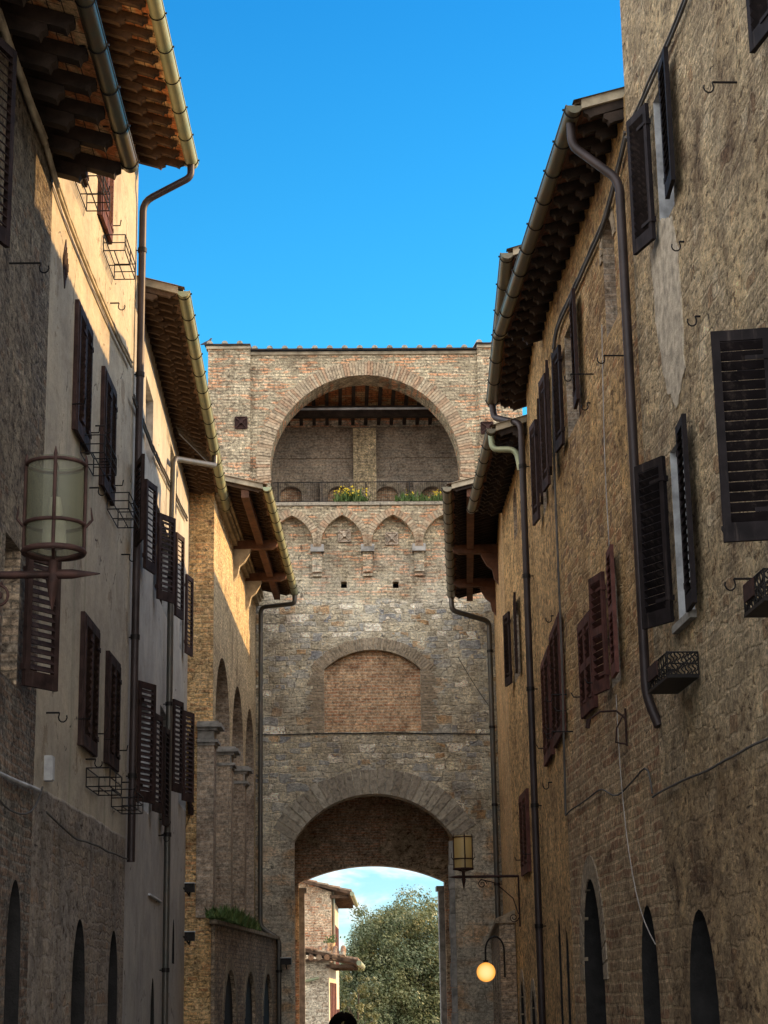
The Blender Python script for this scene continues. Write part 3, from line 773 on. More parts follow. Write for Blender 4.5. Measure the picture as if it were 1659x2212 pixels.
        for i in range(kk+1):
            b = MB()
            u = ua+.1+(ub-ua-.2)*i/kk
            b.tube([(u, yg+(gr+.006)*math.cos(math.pi+math.pi*j/10), zg(u)+(gr+.006)*math.sin(math.pi+math.pi*j/10)) for j in range(11)], .008, 5)
            b.box(u-.012, u+.012, ov-.1, yg-gr, zg(u)-.01, zg(u)-.002)
            b.box(u-.008, u+.008, yg+gr-.004, yg+gr+.03, zg(u)-.012, zg(u)+.012)
            b.build('gutter_bracket', 'iron', g)
    return dict(ua=ua, ub=ub, Z=Z, ov=ov, obj=rf, yg=ov+gr*.9)

def body(fr, house, ztop_f, holes, mats, depth=6.0, u0=None, u1=None, zbot=-3.0, slope=.30, thick=.32, back=True, mside=0, ztopb=None):
    """street wall with openings, end walls and rear wall; its top follows the roof underside"""
    u0 = 0 if u0 is None else u0; u1 = fr.len if u1 is None else u1
    b = MB(); ok = []
    bb_ = lambda h: (min(p[0] for p in h), max(p[0] for p in h), min(p[1] for p in h), max(p[1] for p in h))
    dk = []
    for h in holes:
        B = bb_(h); isd = id(h) in DOORS
        if B[2] < zbot: h = [(p[0], max(p[1], zbot+.02)) for p in h]; B = bb_(h)
        bad = B[0] < u0+.04 or B[1] > u1-.04
        for o in ok:
            O = bb_(o)
            if not (B[1]+.03 < O[0] or O[1]+.03 < B[0] or B[3]+.03 < O[2] or O[3]+.03 < B[2]): bad = True
        if bad: print('HOLE SKIPPED', house.name, [round(x, 2) for x in B], round(u1, 2))
        else: ok.append(h); dk.append(isd)
    holes = ok
    zt0, zt1 = ztop_f(u0, 0), ztop_f(u1, 0)
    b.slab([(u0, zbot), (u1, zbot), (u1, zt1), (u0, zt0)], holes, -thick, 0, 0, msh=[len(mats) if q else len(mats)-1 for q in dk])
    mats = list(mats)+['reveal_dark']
    for u, s in ((u0, 1), (u1, -1)):
        q = [(u, -thick, zbot), (u, -thick, ztop_f(u, -thick)), (u, -depth, ztop_f(u, -depth)), (u, -depth, zbot)]
        q2 = [(x+s*.3, y, z) for x, y, z in q]
        b.add(q+q2, [(0, 1, 2, 3), (7, 6, 5, 4), (0, 4, 5, 1), (1, 5, 6, 2), (2, 6, 7, 3), (3, 7, 4, 0)])
    b.add([(u0, -depth-.002, zbot), (u1, -depth-.002, zbot), (u1, -depth-.002, ztop_f(u1, -depth)), (u0, -depth-.002, ztop_f(u0, -depth))], [(0, 1, 2, 3)])
    return b.build('wall', mats, house)
DOORS = set(); KEEP = []
MT['reveal_dark'] = simple('reveal plaster in painted shade', (.022, .020, .019), .95, 0, .3, 6, .6)  # shade of the door arches put into the colour of their reveals
def door_arch(fr, house, holes, xc, hw_m, ytop, mat_in='dark', rise=None, zbot=-1.9, ringmat='ring_tan', ringw=.22, depth=-.30, name='doorway', panel=None, yref=2100, infill=None, ringed=True):
    u, zt = fr.uz(xc, ytop); rise = rise or hw_m
    h_ = arch(u, hw_m, zbot, zt-rise, rise); holes.append(h_); KEEP.append(h_); DOORS.add(id(h_))
    d = bpy.data.objects.new(name, None); COL.objects.link(d); d.parent = house; d.empty_display_size = .2
    x0, x1, y0, zz = u-hw_m-.02, u+hw_m+.02, -1.3, zt+.02
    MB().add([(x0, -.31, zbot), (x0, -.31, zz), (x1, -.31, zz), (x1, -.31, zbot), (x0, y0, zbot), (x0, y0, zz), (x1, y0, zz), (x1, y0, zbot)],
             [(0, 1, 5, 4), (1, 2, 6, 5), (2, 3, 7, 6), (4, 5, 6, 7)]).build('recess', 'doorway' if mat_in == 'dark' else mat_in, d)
    if infill:
        zi = fr.uz(xc, infill[0])[1]
        MB().box(u-hw_m+.004, u+hw_m-.004, depth-.4, depth-.3, zbot, zi).build('brick_infill', infill[1], d)
    if ringed:
        b = MB()
        if rise > hw_m*1.02:
            n = 21
            for i in range(n):
                t0 = math.pi*(i+.06)/n; t1 = math.pi*(i+.94)/n
                q = []
                for t, k in ((t0, 0), (t0, 1), (t1, 1), (t1, 0)):
                    q.append((u+(hw_m+ringw*k)*math.cos(t), zt-rise+(rise+ringw*k)*math.sin(t)))
                vs = [(a, -.05, c) for a, c in q] + [(a, .015, c) for a, c in q]
                b.add(vs, [(0, 1, 2, 3), (7, 6, 5, 4), (0, 4, 5, 1), (1, 5, 6, 2), (2, 6, 7, 3), (3, 7, 4, 0)])
        else: b.ring(u, zt-rise, hw_m+.002, hw_m+ringw, 0, math.pi, 21, -.05, .015)
        b.build('arch_ring', ringmat, d)
    return u, zt

# =================================================================== GROUND
b = MB(); b.box(-400, 400, -60, 900, -3.9, -3.6)
tag(b.build('ground', simple('dusty ground', (.16, .14, .11), .95, 0, .3, .5)), kind='structure')
m, nt_ = newmat('paving slabs'); tcx = N(nt_, 'ShaderNodeTexCoord')
pc, ph = zone_brick(nt_, tcx.outputs['Object'], tcx.outputs['Object'], (.20, .19, .17), (.25, .235, .21), (.17, .16, .15), (.10, .09, .08), .7, .35, .012, .01)
finish(nt_, pc, ph, .4, .01, .7); MT['paving'] = m
b = MB(); b.add([(-12, -20, 0), (12, -20, 0), (12, 0, 0), (-12, 0, 0), (12, 53.5, -1.87), (-12, 53.5, -1.87), (12, 130, -3.3), (-12, 130, -3.3)], [(0, 1, 2, 3), (3, 2, 4, 5), (5, 4, 6, 7)])
tag(b.build('street', 'paving'), kind='structure')

# =================================================================== GATE TOWER
G = thing('gate_tower', 'tall brick and stone gate tower closing the street, round loggia arch above the gateway', 'gate tower', FG)
OFF = .27
g = lambda x, y, off=0.0: FG.uz(x, y, off)
uL, zTop = g(450, 768, OFF); uR = g(1078, 768, OFF)[0]; uWing = g(1128, 865, OFF)[0]; zWing = g(1128, 858, OFF)[1]
zLtop = g(450, 757, OFF)[1]
# lower wall with gateway and blind window
gl, gz = g(636, 1816); gr_, _ = g(981, 1816); gc = (gl+gr_)/2; gw = abs(gl-gr_)/2; gap = g(808, 1715)[1]
gate_hole = arch(gc, gw, -3, gz, gap-gz, 24)
bl, bz = g(700, 1447); br, _ = g(908, 1447); bc = (bl+br)/2; bw_ = abs(bl-br)/2; btop = g(803, 1404)[1]; bbot = g(803, 1581)[1]
blind = arch(bc, bw_, bbot, bz, btop-bz, 18)
zC = g(740, 1100)[1]          # the lower wall runs up behind the corbel arches
put = []
for px in (743, 855):
    u, z = g(px, 1263); put.append(rect(u-.08, u+.08, z-.09, z+.09))
b = MB(); b.slab([(uWing, -3), (uL, -3), (uL, zC), (uWing, zC)], [gate_hole, blind]+put, -.55, 0, 0, msh=0)
b.build('lower_wall', 'gate_wall', G)
b = MB(); b.box(bc-bw_-.1, bc+bw_+.1, -.30, -.16, bbot-.1, btop+.1); b.build('blind_window', 'infill_brick', G)
b = MB(); 
for px in (743, 855):
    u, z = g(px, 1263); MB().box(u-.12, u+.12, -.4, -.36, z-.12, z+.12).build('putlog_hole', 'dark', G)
Rb = (bw_**2+(btop-bz)**2)/(2*(btop-bz)); ab = math.asin(bw_/Rb)
MB().ring(bc, btop-Rb, Rb+.004, Rb+.33, math.pi/2-ab*1.12, math.pi/2+ab*1.12, 44, -.1, .03, .16, jit=.012).build('blind_window_arch', 'ring_tan', G)
for s in (-1, 1):                     # brick quoins beside the blind window
    b = MB()
    n = int((bz-bbot)/.078)
    for i in range(n):
        wq = .30+.16*((i*7919) % 5)/4
        x0 = bc+s*(bw_+.003); x1 = bc+s*(bw_+wq)
        b.box(min(x0, x1), max(x0, x1), -.05, .012+random.uniform(0, .012), bbot+i*.078+.006, bbot+(i+1)*.078-.006)
    b.build('blind_window_quoins', 'ring_tan', G)
Rg = (gw**2+(gap-gz)**2)/(2*(gap-gz)); ag = math.asin(gw/Rg)
MB().ring(gc, gap-Rg, Rg+.004, Rg+.66, math.pi/2-ab*0-ag, math.pi/2+ag, 27, -.2, .035, .07, jit=.02).build('gateway_arch', 'ring_stone', G)
# corbel arches: projecting upper wall with scalloped foot
zA = g(740, 1113, OFF)[1]; zS = g(740, 1181, OFF)[1]; zF = zS
cs = [g(x, 1168, OFF)[0] for x in (465, 576, 685, 794, 905, 1016, 1127)]   # corbel axes
outer = []; hw_c = .5*abs(cs[2]-cs[3])-.14
pts = [(uWing, zWing)] if False else []
foot = []
for i in range(len(cs)-1, 0, -1):
    a_, c_ = cs[i], cs[i-1]; mid = (a_+c_)/2; h2 = abs(c_-a_)/2-.09
    foot.append((a_+.09, zS))
    n = 9; Rp = h2*1.55; rise = math.sqrt(Rp**2-(Rp-h2)**2); k = (zA-zS)/rise
    for j in range(1, n+1):
        t = math.acos((Rp-h2)/Rp)*j/n; foot.append((mid-h2+Rp*(1-math.cos(t)) , zS+Rp*math.sin(t)*k))
    for j in range(n-1, -1, -1):
        t = math.acos((Rp-h2)/Rp)*j/n; foot.append((mid+h2-Rp*(1-math.cos(t)), zS+Rp*math.sin(t)*k))
    foot.append((c_-.09, zS))
# big round arch
al, _ = g(584, 1018, OFF); ar, _ = g(995, 1018, OFF); acx = (al+ar)/2; Ra = abs(al-ar)/2; azt = g(789, 811, OFF)[1]; azc = azt-Ra; azs = g(789, 1087, OFF)[1]
big = [(acx-Ra, azs), (acx+Ra, azs)] + [(acx+Ra*math.cos(math.pi*i/40), azc+Ra*math.sin(math.pi*i/40)) for i in range(41)]
plq = []
up = [(uR, zS), (uR, zTop), (uL, zTop), (uL, zS)]
fo = [p for p in foot if uR+.02 < p[0] < uL-.02]
fo.sort(key=lambda p: p[0]) if False else None
outer = [(uR, zS)] + fo + [(uL, zS), (uL, zTop), (uR, zTop)]
MB().slab(outer, [big], -.02+.003, OFF, 0).build('upper_wall', 'gate_wall', G)
b = MB(); b.box(uWing, uR-.003, .0, OFF-.03, zS, zWing); b.build('side_wing', 'gate_wall', G)
b = MB(); b.box(uWing-.06, uR-.01, -.3, OFF+.06, zWing, zWing+.07); b.build('wing_coping', 'limestone', G)
u1 = g(541, 900, OFF)[0]; MB().box(u1, uL, OFF, OFF+.09, zS+.4, zLtop).build('pilaster', 'gate_wall', G)
u2 = g(1034, 900, OFF)[0]; MB().box(uR, u2, OFF, OFF+.09, zS+.4, zLtop).build('pilaster', 'gate_wall', G)
# arch thickness behind the face plus the loggia room
RD = 3.6
b = MB(); b.slab([(uR, azs-.3), (uL, azs-.3), (uL, zTop-.01), (uR, zTop-.01)], [big], -.6, -.02, 0); b.build('inner_arch', 'gate_wall', G)
b = MB(); zRoof = zTop+.25
b.box(uR, uL, -RD-.4, -RD, azs-.5, zTop-.9)
b.box(uR, uR+.4, -RD, -.6, azs-.5, zTop-.9); b.box(uL-.4, uL, -RD, -.6, azs-.5, zTop-.9)
b.build('loggia_room', 'pier_brick', G)
MB().box(uR+.4, uL-.4, -RD, .0, azs-.25, azs-.03).build('loggia_floor', 'limestone', G)
zJ = lambda y: zTop-.28+(OFF-y)*-.0
# loggia ceiling: sloping terracotta soffit with joists on a cross beam
def zc(y): return g(789, 812, 0)[1]+.20-(-y)*.10
b = MB(); b.add([(uR+.4, -.6, zc(-.6)), (uL-.4, -.6, zc(-.6)), (uL-.4, -RD, zc(-RD)), (uR+.4, -RD, zc(-RD)), (uR+.4, -.6, zc(-.6)+.1), (uL-.4, -.6, zc(-.6)+.1), (uL-.4, -RD, zc(-RD)+.1), (uR+.4, -RD, zc(-RD)+.1)], [(0, 1, 2, 3), (7, 6, 5, 4), (0, 4, 5, 1), (2, 6, 7, 3)])
b.build('loggia_ceiling', 'soffit', G)
jm = MB(); jm.add([(x, y, zc(y)-dz) for x in (-.05, .05) for y in (-.62, -RD+.01) for dz in (0.003, .16)], [(0, 1, 3, 2), (4, 6, 7, 5), (0, 4, 5, 1), (2, 3, 7, 6), (0, 2, 6, 4), (1, 5, 7, 3)])
jo = jm.build('ceiling_joist', 'wood_dark', G); nj = 19
jo.location.x = uR+.6
for i in range(1, nj):
    o = bpy.data.objects.new('ceiling_joist', jo.data); COL.objects.link(o); o.parent = G; o.location.x = uR+.6+(uL-uR-1.2)*i/(nj-1)
yb_ = -2.2; MB().box(uR+.41, uL-.41, yb_-.12, yb_+.12, zc(yb_)-.48, zc(yb_)-.165).build('cross_beam', 'wood_dark', G)
MB().tube([(uR+.41, -1.6, zc(yb_)-.42), (uL-.41, -1.6, zc(yb_)-.42)], .035, 8).build('tie_rod', 'render_grey', G)
b = MB(); pu0 = g(812, 1000, -RD)[0]; pu1 = g(763, 1000, -RD)[0]
b.box(pu0, pu1, -RD+.002, -RD+.35, azs-.03, g(789, 932, -RD)[1]); b.build('loggia_pier', 'loggia_wall', G)
MB().box(uR+.41, uL-.41, -RD+.002, -RD+.05, g(789, 988, -RD)[1]-.03, g(789, 988, -RD)[1]+.02).build('string_course', 'pier_brick', G)
for px in (628, 732, 836, 934):
    u, z = g(px, 1052, -RD+.3); n = bpy.data.objects.new('niche', None); COL.objects.link(n); n.parent = G
    b = MB(); b.slab([(u-.55, azs-.03), (u+.55, azs-.03), (u+.55, z+.25), (u-.55, z+.25)], [[(u-.32, azs), (u+.32, azs)]+[(u+.32*math.cos(math.pi*i/12), z-.22+.24*math.sin(math.pi*i/12)) for i in range(13)]], -RD+.01, -RD+.28); b.build('niche_wall', 'pier_brick', n)
    MB().box(u-.4, u+.4, -RD+.004, -RD+.03, azs, z+.1).build('niche_back', 'infill_brick', n)
    b = MB()
    for i in range(11):
        t0, t1 = math.pi*(i+.08)/11, math.pi*(i+.92)/11
        q = [(u+r*math.cos(t), z-.22+(r-.08)*math.sin(t)) for t, r in ((t0, .325), (t0, .5), (t1, .5), (t1, .325))]
        vs = [(a, -RD+.2, c) for a, c in q]+[(a, -RD+.30, c) for a, c in q]
        b.add(vs, [(0, 1, 2, 3), (7, 6, 5, 4), (0, 4, 5, 1), (1, 5, 6, 2), (2, 6, 7, 3), (3, 7, 4, 0)])
    b.build('niche_arch', 'ring_tan', n)
MB().ring(acx, azc, Ra+.003, Ra+.39, -.16, math.pi+.16, 118, OFF-.1, OFF+.035, .16, jit=.014).build('loggia_arch', 'ring_brick', G)
# sill and railing
MB().box(acx-Ra-.3, acx+Ra+.3, -.55, OFF+.06, azs-.06, azs+.03).build('loggia_sill', 'ring_stone', G)
b = MB(); zr = g(789, 1041, .2)[1]
for k in range(5):
    u = acx-Ra*.92+Ra*1.84*k/4; b.tube([(u, .2, azs), (u, .2, zr)], .014, 5)
b.tube([(acx-Ra*.97, .2, zr), (acx+Ra*.97, .2, zr)], .014, 5); b.tube([(acx-Ra*.97, .2, azs+.08), (acx+Ra*.97, .2, azs+.08)], .01, 5)
for k in range(100):
    u = acx-Ra*.97+Ra*1.94*k/99; b.tube([(u, .2, azs+.03), (u, .2, zr)], .0045, 3, caps=False)
b.build('railing', 'iron', G)
# corbels
for c in cs[1:-1]:
    b = MB(); zc1 = g(740, 1184)[1]; zc2 = g(740, 1196)[1]; zb = g(740, 1246)[1]
    o = MB().box(c-.13, c+.13, .002, OFF-.09, zb+.10, zc2).box(c-.12, c+.12, .002, OFF-.16, zb, zb+.10).build('corbel', 'gate_wall', G)
    MB().box(c-.18, c+.18, .004, OFF+.02, zc2+.002, zc1+.045).build('corbel_capital', 'limestone', o)
b = MB()
for i in range(1, len(cs)-2):
    a_, c_ = cs[i+1], cs[i]; mid = (a_+c_)/2; h2 = abs(c_-a_)/2-.09
    Rp = h2*1.55; tm = math.acos((Rp-h2)/Rp); k = (zA-zS)/math.sqrt(Rp**2-(Rp-h2)**2); n = 15
    for s in (-1, 1):
        for j in range(n):
            t0, t1 = tm*(j+.08)/n, tm*(j+.92)/n; q = []
            for t, r in ((t0, Rp+.004), (t0, Rp+.2), (t1, Rp+.2), (t1, Rp+.004)):
                x = (h2-Rp)+r*math.cos(t); q.append((mid+s*x if x > 0 else mid, zS+r*math.sin(t)*k))
            vs = [(a, OFF-.05, c) for a, c in q]+[(a, OFF+.028, c) for a, c in q]
            b.add(vs, [(0, 1, 2, 3), (7, 6, 5, 4), (0, 4, 5, 1), (1, 5, 6, 2), (2, 6, 7, 3), (3, 7, 4, 0)])
b.build('corbel_arches', 'ring_brick', G)
# pyramidal iron-framed anchor plates
def plate(px, py, off, r, mat, rec=False):
    u, z = g(px, py, off); b = MB()
    b.box(u-r, u+r, off+.002, off+.03, z-r, z+r)
    for dx, dz in ((1, 1), (-1, 1)):
        b.tube([(u-r*dx*.95, off+.035, z-r*dz*.95), (u, off+.1, z), (u+r*dx*.95, off+.035, z+r*dz*.95)], .022, 5)
    for a, c in (((-r, -r), (r, -r)), ((r, -r), (r, r)), ((r, r), (-r, r)), ((-r, r), (-r, -r))):
        b.tube([(u+a[0], off+.035, z+a[1]), (u+c[0], off+.035, z+c[1])], .022, 5)
    b.tube([(u, off+.03, z), (u, off+.14, z)], .05, 8)
    b.build('anchor_plate', mat, G)
plate(744, 1158, 0, .16, 'pier_brick'); plate(846, 1164, 0, .16, 'pier_brick')
plate(521, 914, OFF+.09, .16, 'rust'); plate(1052, 925, OFF+.09, .16, 'rust')
# crowning: cornice strip, board, cover tiles
zc0 = g(789, 768, OFF)[1]
for q in ((u2+.003, u1-.003, OFF-.1, OFF+.06, zTop-.002, zTop+.08), (u1, uL+.05, OFF-.1, OFF+.15, zLtop, zLtop+.08), (uR-.05, u2, OFF-.1, OFF+.15, zLtop, zLtop+.08)): MB().box(*q).build('cornice', 'mortar_pale', G)
b = MB()
for (x0, x1, z) in ((uR-.05, u2, zLtop+.082), (u2, u1, zTop+.082), (u1, uL+.1, zLtop+.082)):
    b.add([(x0, OFF+.22, z), (x1, OFF+.22, z), (x1, OFF+.22, z+.035), (x0, OFF+.22, z+.035), (x0, -4.2, z+1.0), (x1, -4.2, z+1.0), (x1, -4.2, z+1.05), (x0, -4.2, z+1.05)], [(0, 1, 2, 3), (0, 4, 5, 1), (3, 2, 6, 7), (0, 3, 7, 4), (1, 5, 6, 2), (4, 7, 6, 5)])
b.build('roof', 'wood_dark', G)
b = MB(); k = 0
n = 20
for i in range(n):
    u = uR+.15+(uL-uR-.2)*i/(n-1); z = (zTop if u2 < u < u1 else zLtop)+.115
    pr = []
    for yy, rr in ((OFF+.24, .085), (-4.2, .08)):
        zz = z+(OFF+.24-yy)*.21
        for kk in range(7): a = math.pi*kk/6; pr.append((u+rr*math.cos(a), yy, zz+rr*math.sin(a)))
    b.add(pr, [(q, q+1, 8+q, 7+q) for q in range(6)]+[tuple(range(7))])
b.build('roof_tiles', 'ring_stone', G)
# tower sides and rear, passage vault and rear arch
DP = 4.9
b = MB()
b.box(uL-.5, uL, -DP, -.56, -3, zTop-.0+.3); b.box(uWing, uWing+.5, -DP, -.56, -3, zWing-.01)
b.box(uWing+.5, uR+.3, -DP, -.56, azs-.6, zWing-.01)
b.box(uR-.0, uR+.42, -DP, -.61, azs-.6, zTop+.3)
b.build('side_wall', 'gate_wall', G)
rl, rz = g(646, 1910, -DP); rr_, _ = g(958, 1910, -DP); rc = (rl+rr_)/2; rw = abs(rl-rr_)/2; rt = g(802, 1872, -DP)[1]
rear = arch(rc, rw, -3, rz, rt-rz, 20)
MB().slab([(uWing+.5, -3), (uL-.5, -3), (uL-.5, azs-.5), (uWing+.5, azs-.5)], [rear], -DP-.0, -DP+.55, 0).build('rear_wall', 'vault', G)
MB().box(uR+.42, uL-.5, -DP, -DP+.4, azs-.5, zTop+.3).build('rear_upper_wall', 'gate_wall', G)
b = MB(); n = 24; W2 = gw+.16; zv = gz+.15; av = [(gc+W2*math.cos(math.pi*i/n), zv+(gap-gz+.35)*math.sin(math.pi*i/n)) for i in range(n+1)]
prof = [(gc+W2, -3)] + av + [(gc-W2, -3)]
prof2 = [(gc+W2+.3, -3)] + [(gc+(x-gc)*1.12, z+.3) for x, z in av] + [(gc-W2-.3, -3)]
k = len(prof)
vs = [(x, -.552, z) for x, z in prof]+[(x, -DP+.552, z) for x, z in prof]
b.add(vs, [(i, i+1, k+i+1, k+i) for i in range(k-1)])
b.build('passage_vault', 'vault', G)
for s, ww in ((-1, rw), (1, rw)):
    b = MB()
    x0 = rc+s*(ww-.001); x1 = rc+s*(ww-.16)
    b.box(min(x0, x1), max(x0, x1), -DP-.25, -DP+.3, -3, rz-.25)
    x1 = rc+s*(ww-.22); b.box(min(x0, x1), max(x0, x1), -DP-.28, -DP+.33, rz-.25, rz-.12)
    b.build('rear_jamb', 'limestone', G)
b = MB(); x0 = gr_-.0; 
for i in range(16):
    z = -2.6+i*.62
    if z+.6 < gz: b.box(gc-gw-.001, gc-gw+.13+.02*(i % 2), -.5, -.1, z+.006, z+.612)
b.build('inner_jamb', 'limestone', G)

# =================================================================== RIGHT SIDE
# --- A: nearest rough tan house
HA = thing('rendered_house', 'tall nearest house on the right with rough tan render and nearly black shutters', 'house', FA)
hA = []
wA = []
window(FA, HA, ('open', [(1401, 1368, 222, 550, 10), (1430, 1461, 150, 465, 167)]), hA, 'shutter_black', label='upper window with thin open leaves and grey reveal')
window(FA, HA, ('open', [(1437, 1386, 985, 1362, 12), (1468, 1502, 925, 1345, 166)]), hA, 'shutter_black', label='lower window with white sill, leaves open', sill=True)
window(FA, HA, ('open', [(1664, 1524, 712, 1196, 72)], -.9), hA, 'shutter_black', label='single wide black leaf standing out from the wall')
window(FA, HA, ('open', [(1662, 1622, -190, 90, 14)], -.8), hA, 'shutter_black', label='shutter cut by the top right corner')
door_arch(FA, HA, hA, 1509, .64, 1964, 'dark', 1.1, ringed=False)
topA = lambda u, y: 17.0 + .0*u
body(FA, HA, topA, hA, ['rough_tan', 'render_grey'], depth=8, zbot=-2)
MB().box(-.2, FA.len+.15, -8.2, .6, 17.01, 17.2).build('roof', 'tile', HA)
for a in ((1592, 178, .22), (1513, 683, .05), (1636, 1250, .2), (1478, 522, .05), (1645, 800, .2), (1590, 1130, .05)): hook(FA, HA, *a)
b = MB(); u, z = FA.uz(1436, 620); _P = [(-.75, -1.15), (-.25, -1.4), (.2, -1.0), (.5, -.2), (.55, .6), (-.0, .75), (-.55, .6), (-.75, .1)]; _Q = []
for i in range(8):
    for k in range(7):
        t = k/7; q = Vector(_P[i]).lerp(Vector(_P[(i+1) % 8]), t); _Q.append((u+q.x+random.uniform(-.035, .035), z+q.y+random.uniform(-.05, .05)))
b.slab(_Q, [], -.02, .014); b.build('plaster_patch', simple('smooth plaster patch', (.46, .39, .29), .9, 0, .35, 7, 1.0), HA)
basket(FA, 1418, 1500, 1415, 1485, 'black scrollwork flower box holder under the lower dark window on the right house', None, 'iron', .3, True)
basket(FA, 1652, 1700, 1250, 1305, 'black flower box holder cut by the right edge of the photo', None, 'iron', .3, True)
# --- B1
HB = thing('ochre_stone_house', 'long ochre stone house on the right with a deep dark eave and copper gutter', 'house', FB1)
hB = []
window(FB1, HB, ('open', [(1212, 1228-15, 745, 975, 10), (1236, 1256, 650, 905, 166)]), hB, 'shutter_dark', label='upper window below the eave, leaves folded open')
window(FB1, HB, ('open', [(1306, 1283, 1235, 1500, 12), (1316, 1352, 1195, 1478, 168)]), hB, 'shutter_red', mid=True, label='lower window with two red brown leaves')
window(FB1, HB, ('pair', 1252, 1279, 1335, 1545, 1265), hB, 'shutter_red', mid=True, label='narrow closed red brown shutters')
# blind arched niche high up
u, zt = FB1.uz(1311, 478); zb = FB1.uz(1311, 730)[1]
MB().ring(u, zt-.38, .385, .55, 0, math.pi, 15, -.03, .02).build('niche_arch', 'ring_tan', HB); hB.append(arch(u, .38, zb, zt-.38, .38)); MB().box(u-.42, u+.42, -.2, -.16, zb-.05, zt+.05).build('walled_niche', 'pier_brick', HB)
door_arch(FB1, HB, hB, 1275, .78, 1898, 'dark', 1.3, infill=(2020, 'arcade_brick'), ringw=.3)
door_arch(FB1, HB, hB, 1397, .48, 1955, 'dark', .9, ringed=False)
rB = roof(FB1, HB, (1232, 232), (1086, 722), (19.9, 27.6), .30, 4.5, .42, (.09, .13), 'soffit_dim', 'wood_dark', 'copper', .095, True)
body(FB1, HB, lambda u, y: rB['Z'](u, y)-.01, hB, ['ochre_stone', 'pier_brick'], depth=4.4, zbot=-2.5)
Zg = rB['Z'](rB['ua'], rB['ov'])
yg = rB['yg']; ua = rB['ua']+.28
p1 = FB1.uz(1338, 390, .12); 
pe = FB1.uz(1398, 1500, .12)
downpipe(HB, [(ua, yg, Zg-.05), (ua, yg, Zg-.35), (p1[0], .12, p1[1]), (p1[0]-.02, .12, pe[1]), (p1[0]-.12, .02, pe[1]-.35)], .054, 'pipe_brown')
for a in ((1350, 768, .25), (1282, 808, .3), (1275, 870, .04), (1238, 1580, .3), (1190, 1690, .04)): hook(FB1, HB, *a)
# --- B2
HB2 = thing('ochre_rendered_house', 'narrow ochre house on the right, second eave along the street with overlapping gutter', 'house', FB2)
h2 = []
window(FB2, HB2, ('open', [(1181, 1173, 805, 1080, 12), (1184, 1192, 800, 1060, 166)]), h2, 'shutter_dark', label='third upper window with leaves open')
window(FB2, HB2, ('open', [(1160, 1152, 905, 1150, 12), (1166, 1173, 880, 1120, 166)]), h2, 'shutter_dark', label='fourth upper window with leaves open')
window(FB2, HB2, ('pair', 1191, 1211, 1345, 1610, 1200), h2, 'shutter_red', label='tall narrow worn red brown shutters')
window(FB2, HB2, ('pair', 1172, 1188, 1410, 1650, 1180), h2, 'shutter_red', label='tall narrow worn shutters beside the downpipe')
door_arch(FB2, HB2, h2, 1224, .22, 2010, 'dark', .5, infill=(2050, 'arcade_brick'), ringed=False)
door_arch(FB2, HB2, h2, 1207, .22, 1985, 'dark', .5, infill=(2050, 'arcade_brick'), ringed=False)
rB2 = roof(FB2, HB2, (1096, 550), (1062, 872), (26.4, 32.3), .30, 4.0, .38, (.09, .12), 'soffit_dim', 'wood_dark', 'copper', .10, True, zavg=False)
body(FB2, HB2, lambda u, y: rB2['Z'](u, y)-.01, h2, ['rough_ochre', 'pier_brick'], depth=3.9, zbot=-2.8)
# pipes meeting on the corner
Z2 = rB2['Z'](rB2['ub'], rB2['ov']); p1 = FB2.uz(1139, 905, .1); pe = FB2.uz(1186, 2230, .1)
ub = rB2['ub']-.1
downpipe(HB2, [(ub, rB2['yg'], Z2-.05), (ub, rB2['yg']-.03, Z2-.3), (FB2.len-.1, .12, zpix(FB2, FB2.len-.1, .12, 915)), (FB2.len-.1, .12, pe[1]-1.5)], .06, 'pipe_brown')
for a in ((1128, 902, .04), (1222, 1500, .2), (1196, 1330, .04), (1205, 1430, .04)): hook(FB2, HB2, *a)
# --- C
HC = thing('low_ochre_house', 'lower ochre house on the right, third eave along the street, with an arched brick niche', 'house', FC)
hC = []
window(FC, HC, ('open', [(1102, 1093, 1320, 1485, 14), (1113, 1126, 1290, 1465, 168)]), hC, 'shutter_dark', label='window with dark leaves open below the niche')
window(FC, HC, ('pair', 1124, 1139, 1715, 1890, 1131), hC, 'shutter_red', label='small red shutters low on the wall')
u, zt = FC.uz(1111, 1055); zb = FC.uz(1111, 1170)[1]
hC.append(arch(u, .38, zb, zt-.35, .35)); MB().box(u-.45, u+.45, -.2, -.16, zb-.05, zt+.05).build('walled_niche', 'infill_brick', HC)
door_arch(FC, HC, hC, 1128, .42, 2118, 'dark', .8); door_arch(FC, HC, hC, 1152, .40, 2140, 'dark', .8)
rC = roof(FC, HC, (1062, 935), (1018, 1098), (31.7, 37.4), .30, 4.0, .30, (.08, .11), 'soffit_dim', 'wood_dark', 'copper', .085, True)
body(FC, HC, lambda u, y: rC['Z'](u, y)-.01, hC, ['rough_ochre', 'pier_brick'], depth=3.9, zbot=-3)
ZC_ = rC['Z'](rC['ua'], rC['ov'])
downpipe(HC, [(rC['ua']+.15, rC['yg'], ZC_-.05), (rC['ua']+.15, rC['yg']-.02, ZC_-.32), (.12, .2, ZC_-.36), (.1, .14, ZC_-.75)], .055, 'copper_green')
b = MB(); b.tube([(rC['ua']+.13, rC['yg']-.05, ZC_-.30), (rC['ua']+.13, .2, ZC_-.30)], .012, 5)
for i in range(26):
    t = i/25; y = rC['yg']-.05-(rC['yg']-.25)*t; b.tube([(rC['ua']+.13, y, ZC_-.30), (rC['ua']+.13+random.uniform(-.05, .05), y+random.choice((-.05, .05)), ZC_-.17)], .004, 3)
b.build('bird_spikes', 'iron', HC)
